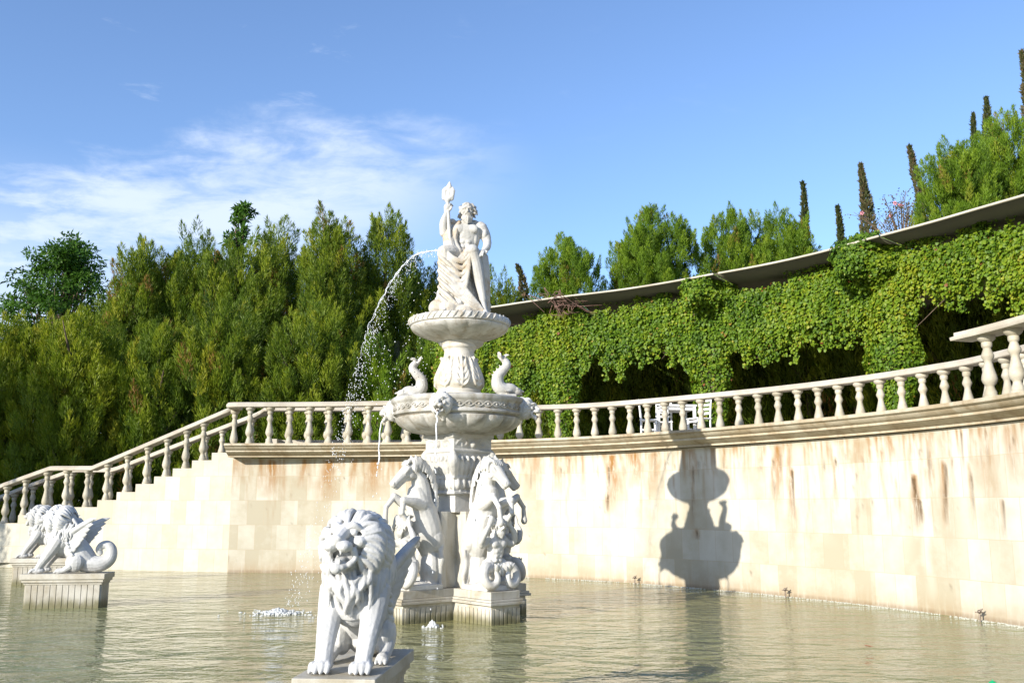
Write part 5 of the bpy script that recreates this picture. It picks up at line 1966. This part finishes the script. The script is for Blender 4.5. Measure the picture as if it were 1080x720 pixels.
    mb.sculpt('body', M['marble'], t, .0092, 2, .4, .0015, 24)
    return t


horse = build_horse()
hl = ['white marble rearing horse above a fish tailed man, facing front right and sunlit', 'white marble rearing horse facing away right behind the fountain pier', 'white marble rearing horse facing away left behind the fountain pier', 'white marble rearing horse facing left in shade, half behind the nearest lion']
for k in (0, 1, 2, 3):
    a = ARM + k * math.pi / 2
    o = horse if k == 0 else copy_tree(horse)
    o.location = (FX + .44 * math.cos(a), FY + .44 * math.sin(a), .462)
    o.rotation_euler = (0, 0, a + math.pi / 2)
    tag(o, hl[k], 'statue', 'rearing horse statues round the fountain')

# ------------------------------------------------------------------ fish figures on the lower bowl
def build_fish():
    t = empty('fish_statue', (0, 0, 0))
    mb = MB()
    mb.box((0, 0, .035), (.34, .26, .07))
    # head down at the front (-Y), body rising and tail curling over
    mb.tube([(0, -.17, .13), (0, -.08, .16), (0, .04, .15), (0, .13, .22), (0, .13, .36), (0, .04, .47), (0, -.015, .55), (0, .02, .62), (0, .07, .64)], [.06, .095, .11, .108, .088, .072, .064, .052, .04], n=14)
    mb.ell((0, -.17, .125), (.075, .09, .07))
    mb.tube([(0, -.20, .15), (0, -.27, .13)], [.04, .03], n=8, flat=.6)
    mb.tube([(0, -.19, .09), (0, -.25, .08)], [.04, .025], n=8, flat=.6)
    for sx in (-1, 1):
        mb.ell((sx * .055, -.17, .165), .024)
        mb.tube([(sx * .08, -.05, .12), (sx * .17, .03, .10), (sx * .19, .10, .13)], [.03, .035, .01], n=8, flat=.5)
    for da in (-.9, -.45, 0, .45, .9):
        c_, s_ = math.cos(da), math.sin(da)
        mb.tube([(0, .05, .63), (.07 * s_, .10, .65 + .05 * c_), (.13 * s_, .09 + .04 * c_, .66 + .09 * c_)], [.03, .036, .012], n=8, flat=.55, up=(0, 1, 0))
        mb.tube([(0, .04, .63), (.05 * s_, .02, .69), (.09 * s_, -.03, .72 - .03 * abs(s_))], [.03, .034, .01], n=8, flat=.6, up=(0, 1, 0))
    for k in range(7):
        z = .26 + k * .05
        mb.tube([(0, .20 - abs(k - 2) * .022 - max(0, k - 3) * .024, z), (0, .235 - abs(k - 2) * .022 - max(0, k - 3) * .026, z + .03)], [.02, .008], n=6)
    mb.sculpt('body', M['marble'], t, .009, 2, .45, .0012, 30)
    return t
fish = build_fish()
for k, (a, rz, lab) in enumerate(((R(166), R(-75), 'white marble curled fish figure on the left rim of the lower bowl'), (R(-14), R(105), 'white marble curled fish figure on the right rim of the lower bowl'))):
    o = fish if k == 0 else copy_tree(fish)
    o.location = (FX + .78 * math.cos(a), FY + .78 * math.sin(a), 3.34)
    o.rotation_euler = (0, 0, rz)
    tag(o, lab, 'statue', 'fish figures on the lower bowl')
mb = MB()
for a in (R(166), R(-14)):
    x, y = pol(.78, a)
    mb.box((x, y, 3.24), (.30, .30, .2), a)
mb.build('figure_block', M['marble'], fo, bevel=.01)
lb_in = MB()
lb_in.lathe([(.3, 3.12), (.955, 3.30), (.956, 3.302), (.3, 3.303)], n=48)
lb_in.build('bowl_water', M['water'], fo, True)

# ------------------------------------------------------------------ seated sea god with a three pronged spear
gx = FX + .02
god = empty('bearded_god_statue', (gx, FY, 4.62), 0, 'white marble bearded god seated on the top bowl with a three pronged spear', 'statue')
mb = MB()
# rock seat
mb.tube([(.0, .10, -.02), (.0, .12, .35), (.02, .15, .75), (.04, .17, 1.02)], [.50, .40, .31, .22], n=18)
q = random.Random(21)
for k in range(26):
    a = q.uniform(0, 6.28)
    z = q.uniform(0, .55)
    rr = .47 - z * .3
    mb.ell((rr * math.cos(a), .06 + rr * math.sin(a) * .85, z), (q.uniform(.07, .14), q.uniform(.07, .14), q.uniform(.06, .13)), (q.uniform(-.5, .5), q.uniform(-.5, .5), 0), 10, 6)
mb.ell((-.33, -.10, .04), (.22, .20, .13))
mb.ell((.30, -.14, .02), (.20, .22, .09))
# torso, slightly turned, abdomen modelled
mb.tube([(.05, .06, 1.08), (.06, .045, 1.22), (.075, .03, 1.40), (.08, .03, 1.55), (.085, .035, 1.64)], [.22, .198, .228, .24, .13], n=18, flat=.72, up=(0, 1, 0))
for sx in (-1, 1):
    mb.ell((.08 + sx * .10, -.105, 1.525), (.105, .055, .08), (0, 0, sx * -.25))
    for j in range(3):
        mb.ell((.068 + sx * .05, -.105 + j * .004, 1.40 - j * .085), (.05, .03, .042))
    mb.ell((.07 + sx * .16, -.03, 1.38), (.05, .07, .11))
    mb.tube([(.085, .05, 1.66), (.085 + sx * .12, .05, 1.675), (.085 + sx * .21, .04, 1.62)], [.06, .055, .05], n=8)
mb.tube([(.088, .03, 1.62), (.092, -.01, 1.76)], [.085, .075], n=12)
# his left arm (viewer's right): hangs bent, hand on the thigh
mb.ell((.315, .035, 1.59), (.092, .095, .10))
mb.tube([(.315, .035, 1.59), (.385, .04, 1.46), (.425, .02, 1.335)], [.105, .09, .07], n=14)
mb.ell((.378, .0, 1.47), (.06, .075, .09))
mb.tube([(.425, .02, 1.335), (.415, -.09, 1.22), (.37, -.19, 1.135)], [.07, .066, .042], n=12)
hand(mb, (.37, -.19, 1.135), (-.25, -.75, -.30), (0, -.2, 1), 1.35, None, 1)
# his right arm (viewer's left): raised, gripping the shaft
mb.ell((-.145, .03, 1.585), (.095, .095, .10))
mb.tube([(-.145, .03, 1.585), (-.22, -.03, 1.51), (-.285, -.10, 1.455)], [.10, .088, .07], n=14)
mb.tube([(-.285, -.10, 1.455), (-.285, -.14, 1.62), (-.245, -.155, 1.775)], [.07, .070, .042], n=12)
hand(mb, (-.245, -.155, 1.775), (.05, -.05, 1.0), (-.5, -.8, 0), 1.35, 1, -1)
mb.ell((-.225, -.16, 1.87), (.055, .05, .06))
# legs: thighs coming forward, shins down, toes
for hip, kn, an, to in (((-.06, .02, 1.05), (-.255, -.30, 1.09), (-.235, -.26, .62), None), ((.16, .02, 1.05), (.20, -.34, 1.10), (.37, -.25, .30), (.42, -.36, .06))):
    mb.tube([hip, ((hip[0] + kn[0]) / 2, (hip[1] + kn[1]) / 2, 1.10), kn], [.145, .135, .098], n=14)
    mb.ell(kn, (.10, .095, .10))
    mb.tube([kn, ((kn[0] * 2 + an[0]) / 3 + .01, (kn[1] * 2 + an[1]) / 3 + .03, (kn[2] * 2 + an[2]) / 3), an], [.092, .098, .058], n=12)
    if to:
        mb.tube([an, (.40, -.26, .13), (.415, -.32, .08), to], [.058, .055, .06, .05], n=10, flat=.8)
        for j in range(5):
            x = .365 + j * .026
            mb.tube([(x, -.36, .07), (x + .005, -.41 + j * .006, .045)], [.018, .014], n=6)
# left foot on the rock, lower
mb.tube([(-.235, -.26, .62), (-.23, -.27, .38), (-.22, -.30, .22)], [.06, .05, .055], n=10)
mb.tube([(-.22, -.28, .20), (-.235, -.42, .13)], [.055, .045], n=10, flat=.7)
# head
gh = (.095, -.03, 1.845)
face_parts(mb, gh, .30, .06)
curls(mb, gh, .285, .06, 110, 6, .11)
mb.sculpt('body', M['marble'], god, .0085, 2, .42, .0012, 24)
# drapery: over the right shoulder, across the lap and down between the knees
mb = MB()
def fold(pts, r, n=8): mb.tube(pts, r, n=n, sub=5)
for k in range(7):      # from the shoulder down the side
    o = k / 6
    fold([(-.19 + .15 * o, .02 - .05 * o, 1.66), (-.20 + .12 * o, -.10 - .03 * o, 1.50), (-.20 + .10 * o, -.13, 1.32), (-.22 + .20 * o, -.17, 1.14)], [.035, .045, .045, .04])
fold([(-.20, .10, 1.62), (-.22, .12, 1.4), (-.2, .12, 1.1)], [.06, .09, .1], 10)
mb.tube([(-.03, -.02, 1.04), (-.02, -.06, .6), (0, -.06, .05)], [.20, .24, .30], n=14)
# cloth wrapped over the lap and the leg on the viewer's left
mb.tube([(-.08, -.02, 1.07), (-.17, -.17, 1.10), (-.26, -.29, 1.09)], [.15, .145, .115], n=14)
mb.tube([(-.26, -.29, 1.09), (-.25, -.27, .80), (-.23, -.24, .50), (-.24, -.18, .14)], [.110, .108, .115, .15], n=14)
mb.ell((-.36, -.22, .18), (.15, .16, .14), (0, .3, .4))
mb.ell((-.16, -.33, .14), (.17, .12, .15), (0, .2, .2))
mb.ell((.05, -.32, .10), (.2, .12, .12))
mb.tube([(-.16, .0, 1.66), (-.215, -.06, 1.5), (-.20, -.12, 1.32), (-.16, -.18, 1.12)], [.075, .095, .10, .10], n=12)
mb.tube([(.10, .02, 1.06), (.17, -.14, 1.09)], [.15, .13], n=12)
for k in range(6):      # folds drawn slantwise from the covered knee across the shin
    z = 1.06 - .13 * k
    fold([(-.37 + .01 * k, -.24, z + .02), (-.33, -.365, z - .06), (-.18, -.40, z - .20), (.0, -.37, z - .36), (.14, -.33, z - .48 if z > .6 else .14)], [.012, .028, .034, .028, .012], 7)
q = random.Random(44)
for k in range(16):     # broken rock under the leg
    a = q.uniform(2.6, 4.6)
    z = q.uniform(.02, .45)
    rr = .47 - .45 * z
    mb.ell((rr * math.cos(a), -.02 + rr * math.sin(a) * .85, z), (q.uniform(.06, .12), q.uniform(.06, .11), q.uniform(.05, .11)), (q.uniform(-.5, .5), q.uniform(-.5, .5), q.uniform(0, 3)), 9, 6)
for k in range(6):      # swags hanging between the knees
    o = k / 5
    fold([(-.19, -.37, 1.06 - .12 * o), (-.08, -.37, .95 - .50 * o), (.06, -.355, .92 - .52 * o), (.16, -.37, 1.04 - .18 * o)], [.02, .044, .044, .02], 7)
for k in range(5):      # long diagonal hems to the foot
    o = k / 4
    fold([(-.24 + .03 * o, -.36, .92 - .42 * o), (-.06 + .05 * o, -.36, .66 - .32 * o), (.16 + .03 * o, -.36, .38 - .2 * o), (.38 - .03 * o, -.31, .13 - .05 * o)], [.024, .036, .034, .02], 7)
for k in range(6):      # cloth falling behind the bare leg
    o = k / 5
    fold([(.30 + .10 * o, -.20 + .16 * o, 1.08), (.37 + .06 * o, -.22 + .16 * o, .80), (.41 + .03 * o, -.20 + .16 * o, .45), (.43 + .02 * o, -.22 + .18 * o, .12)], [.045, .045, .04, .02], 7)
mb.tube([(.24, .05, 1.02), (.31, .02, .6), (.34, .02, .1)], [.16, .13, .13], n=12)
mb.sculpt('drapery', M['stained_marble'], god, .0092, 2, .4, .002, 18)
# the spear with three prongs
mb = MB()
p0, p1 = Vector((-.165, -.20, 1.08)), Vector((-.225, -.165, 1.96))
mb.tube([p0, p1], [.030, .030], n=12)
ax = (p1 - p0).normalized()
ax2 = (ax + Vector((.16, 0, 0))).normalized()
sd = Vector((ax2.z, 0, -ax2.x))
b_ = p1 + ax * .03
mb.ell(tuple(b_), (.045, .04, .04))
mb.tube([b_ - sd * .065 + ax2 * .06, b_ + ax2 * .02, b_ + sd * .065 + ax2 * .07], [.03, .045, .03], n=10)
for o, ln in ((-.062, .20), (0, .30), (.062, .21)):
    a = b_ + sd * o + ax2 * .04
    mb.tube([a, a + ax2 * ln * .5 + sd * o * .06, a + ax2 * ln * .68, a + ax2 * ln], [.040, .042, .048, .006], n=10, flat=.7, up=(0, 1, 0))
mb.sculpt('spear', M['marble'], god, .008, 1, .4)

# ------------------------------------------------------------------ moving water, splashes, small floating things
def droplets(mb, c, n, sp, r0, r1, seed, up=1.0):
    q = random.Random(seed)
    for k in range(n):
        p = (c[0] + q.gauss(0, sp[0]), c[1] + q.gauss(0, sp[1]), c[2] + abs(q.gauss(0, sp[2])) * up)
        r = q.uniform(r0, r1) * (1 if q.random() < .85 else 1.7)
        mb.ell(p, (r, r, r * q.uniform(1.0, 2.0)), nu=6, nv=4)
JET = [(464, 264), (452, 265), (440, 268), (426, 279), (413, 296), (402, 316), (391, 339), (384, 361), (376, 385), (369, 402), (362, 422), (354, 450), (345, 482)]
JP = []
for i, (u, v) in enumerate(JET):
    Y = 15.0 + .45 * i / len(JET)
    x, z = aty(u, v, Y)
    JP.append((x, Y, z))
JP += [(-3.30, 15.5, 1.3), (-3.55, 15.55, .5), (-3.68, 15.6, 0.0)]
JC = catmull(JP, 10)
q = random.Random(31)
mb = MB()
for st in range(4):      # several ragged strands that thin out and break up
    n0, n1 = 0, int(len(JC) * (.30 + .09 * st))
    o1, o2 = q.uniform(0, 50), q.uniform(0, 50)
    pts, rr = [], []
    for i in range(n0, n1):
        f = i / len(JC)
        w_ = .008 + .05 * f
        p = JC[i]
        pts.append((p[0] + w_ * mnoise.noise(Vector((i * .35, o1, 0))) * 1.6, p[1] + w_ * mnoise.noise(Vector((i * .3, o2, 4))) * 2, p[2] + w_ * mnoise.noise(Vector((i * .4, o1, 9))) * 1.6 - .012 * st * f))
        rr.append(max(.002, (.006 + .008 * mnoise.noise(Vector((i * .8, o2, st)))) * (1 - .6 * i / n1)))
    mb.tube(pts, rr, n=6, sub=2)
for k in range(1100):
    i = int(len(JC) * q.random() ** .8)
    i = min(i, len(JC) - 1)
    f = i / len(JC)
    p = JC[i]
    lag = abs(q.gauss(0, .05 + .22 * f))
    r = q.uniform(.002, .0055)
    mb.ell((p[0] + lag * .75 + q.gauss(0, .02), p[1] + q.gauss(0, .05), p[2] - abs(q.gauss(0, .04 + .28 * f)) * .6 + q.gauss(0, .03)), (r, r, r * 2.6), nu=6, nv=4)
for k in range(150):
    f = q.random()
    x = -1.5 - 1.3 * f + q.uniform(0, .8)
    r = q.uniform(.004, .009)
    mb.ell((x, 15.2 + q.gauss(0, .1), 5.4 - 2.0 * f - q.random() * .8), (r, r, r * 1.4), nu=6, nv=4)
tag(mb.build('water_jet', M['spray'], None, True), 'arc of white water spraying left from the seated god and breaking into drops', 'water jet', kind='stuff')


m, gg, b = new_mat('white_foam')
b.inputs['Base Color'].default_value = (0.66, 0.67, 0.65, 1)
b.inputs['Roughness'].default_value = 0.35
b.inputs['Transmission Weight'].default_value = 0.25
b.inputs['IOR'].default_value = 1.33
M['foam_white'] = m


def splash(name, lab, x, y, n, w, h, seed):
    mb = MB()
    q = random.Random(seed)
    for k in range(n):
        a = q.uniform(0, 6.28)
        d = abs(q.gauss(0, w))
        hh = max(.01, h * math.exp(-(d / w) ** 2) * q.uniform(.2, 1))
        r = q.uniform(.009, .019)
        mb.ell((x + d * math.cos(a), y + d * math.sin(a) * .8, hh * .6), (r, r, r * q.uniform(1, 2.2)), nu=6, nv=4)
    for k in range(n // 8):
        a = q.uniform(0, 6.28)
        d = abs(q.gauss(0, w * 1.9))
        r = q.uniform(.01, .025)
        mb.ell((x + d * math.cos(a) * 1.4, y + d * math.sin(a), 0), (r * 1.5, r, r * .45), nu=8, nv=4)
    tag(mb.sculpt(name, M['foam_white'], None, .009, 1, .4, .004, 40), lab, 'splash', 'splashes on the pool', 'stuff')
splash('water_splash', 'foaming white splash where the jet lands, left of the nearest lion', -3.72, 15.6, 700, .17, .11, 1)
splash('water_splash', 'tiny splash at the foot of the fountain plinth under the front lion mask', -1.12, 13.85, 110, .06, .12, 2)
for a, lab, zt_, zb_ in ((mk_dirs[0], 'thin trickle of water falling from the front lion mask of the bowl', 3.07, 2.5), (mk_dirs[1], 'thin trickle of water falling from the left lion mask of the bowl', 3.07, 2.35)):
    x, y = pol(1.22, a)
    q = random.Random(int(abs(a) * 100))
    mb = MB()
    d = Vector((math.cos(a), math.sin(a), 0))
    pts = [Vector((FX + x, FY + y, zt_)) + d * (.10 * (1 - math.exp(-k * .5))) + Vector((q.gauss(0, .006), q.gauss(0, .006), -(zt_ - zb_) * (k / 9) ** 1.6)) for k in range(10)]
    mb.tube(pts, [.010 + .004 * q.random() for _ in pts], n=7, sub=3)
    for k in range(16):
        f = q.random()
        z = zb_ - f * f * 2.3
        r = q.uniform(.006, .013)
        p = pts[-1]
        mb.ell((p.x + q.gauss(0, .02 + .02 * f), p.y + q.gauss(0, .03), z), (r, r, r * 2.2), nu=6, nv=4)
    tag(mb.build('water_trickle', M['spray'], None, True), lab, 'water trickle', 'trickles from the lion masks', 'stuff')

# a small green ball floating at the lower edge and a dead leaf
x, y = aty(1047, 722, 1)[0], 0
r_ = ray(1047, 720)
tt = (0.03 - EYE) / r_[2]
o = MB()
o.ell((0, 0, 0), .042, nu=24, nv=16)
o.tube([(0, 0, .038), (0, 0, .048)], [.006, .005], n=8)
b_ = o.build('plastic_ball', M['green_plastic'], None, True)
b_.location = (r_[0] * tt, r_[1] * tt, .012)
tag(b_, 'small green plastic ball floating at the lower right edge of the pool', 'ball')
r_ = ray(917, 681)
tt = (0.004 - EYE) / r_[2]
o = MB()
o.add([(0, -.05, .006), (.028, -.01, .002), (.018, .04, .004), (0, .07, .012), (-.02, .035, .003), (-.03, -.01, .002)], [(0, 1, 2, 3), (0, 3, 4, 5)])
b_ = o.build('floating_leaf', M['leaf_dead'], None)
b_.location = (r_[0] * tt, r_[1] * tt, .004)
b_.rotation_euler = (0, 0, .9)
tag(b_, 'single brown dead leaf floating on the water right of the fountain', 'leaf')
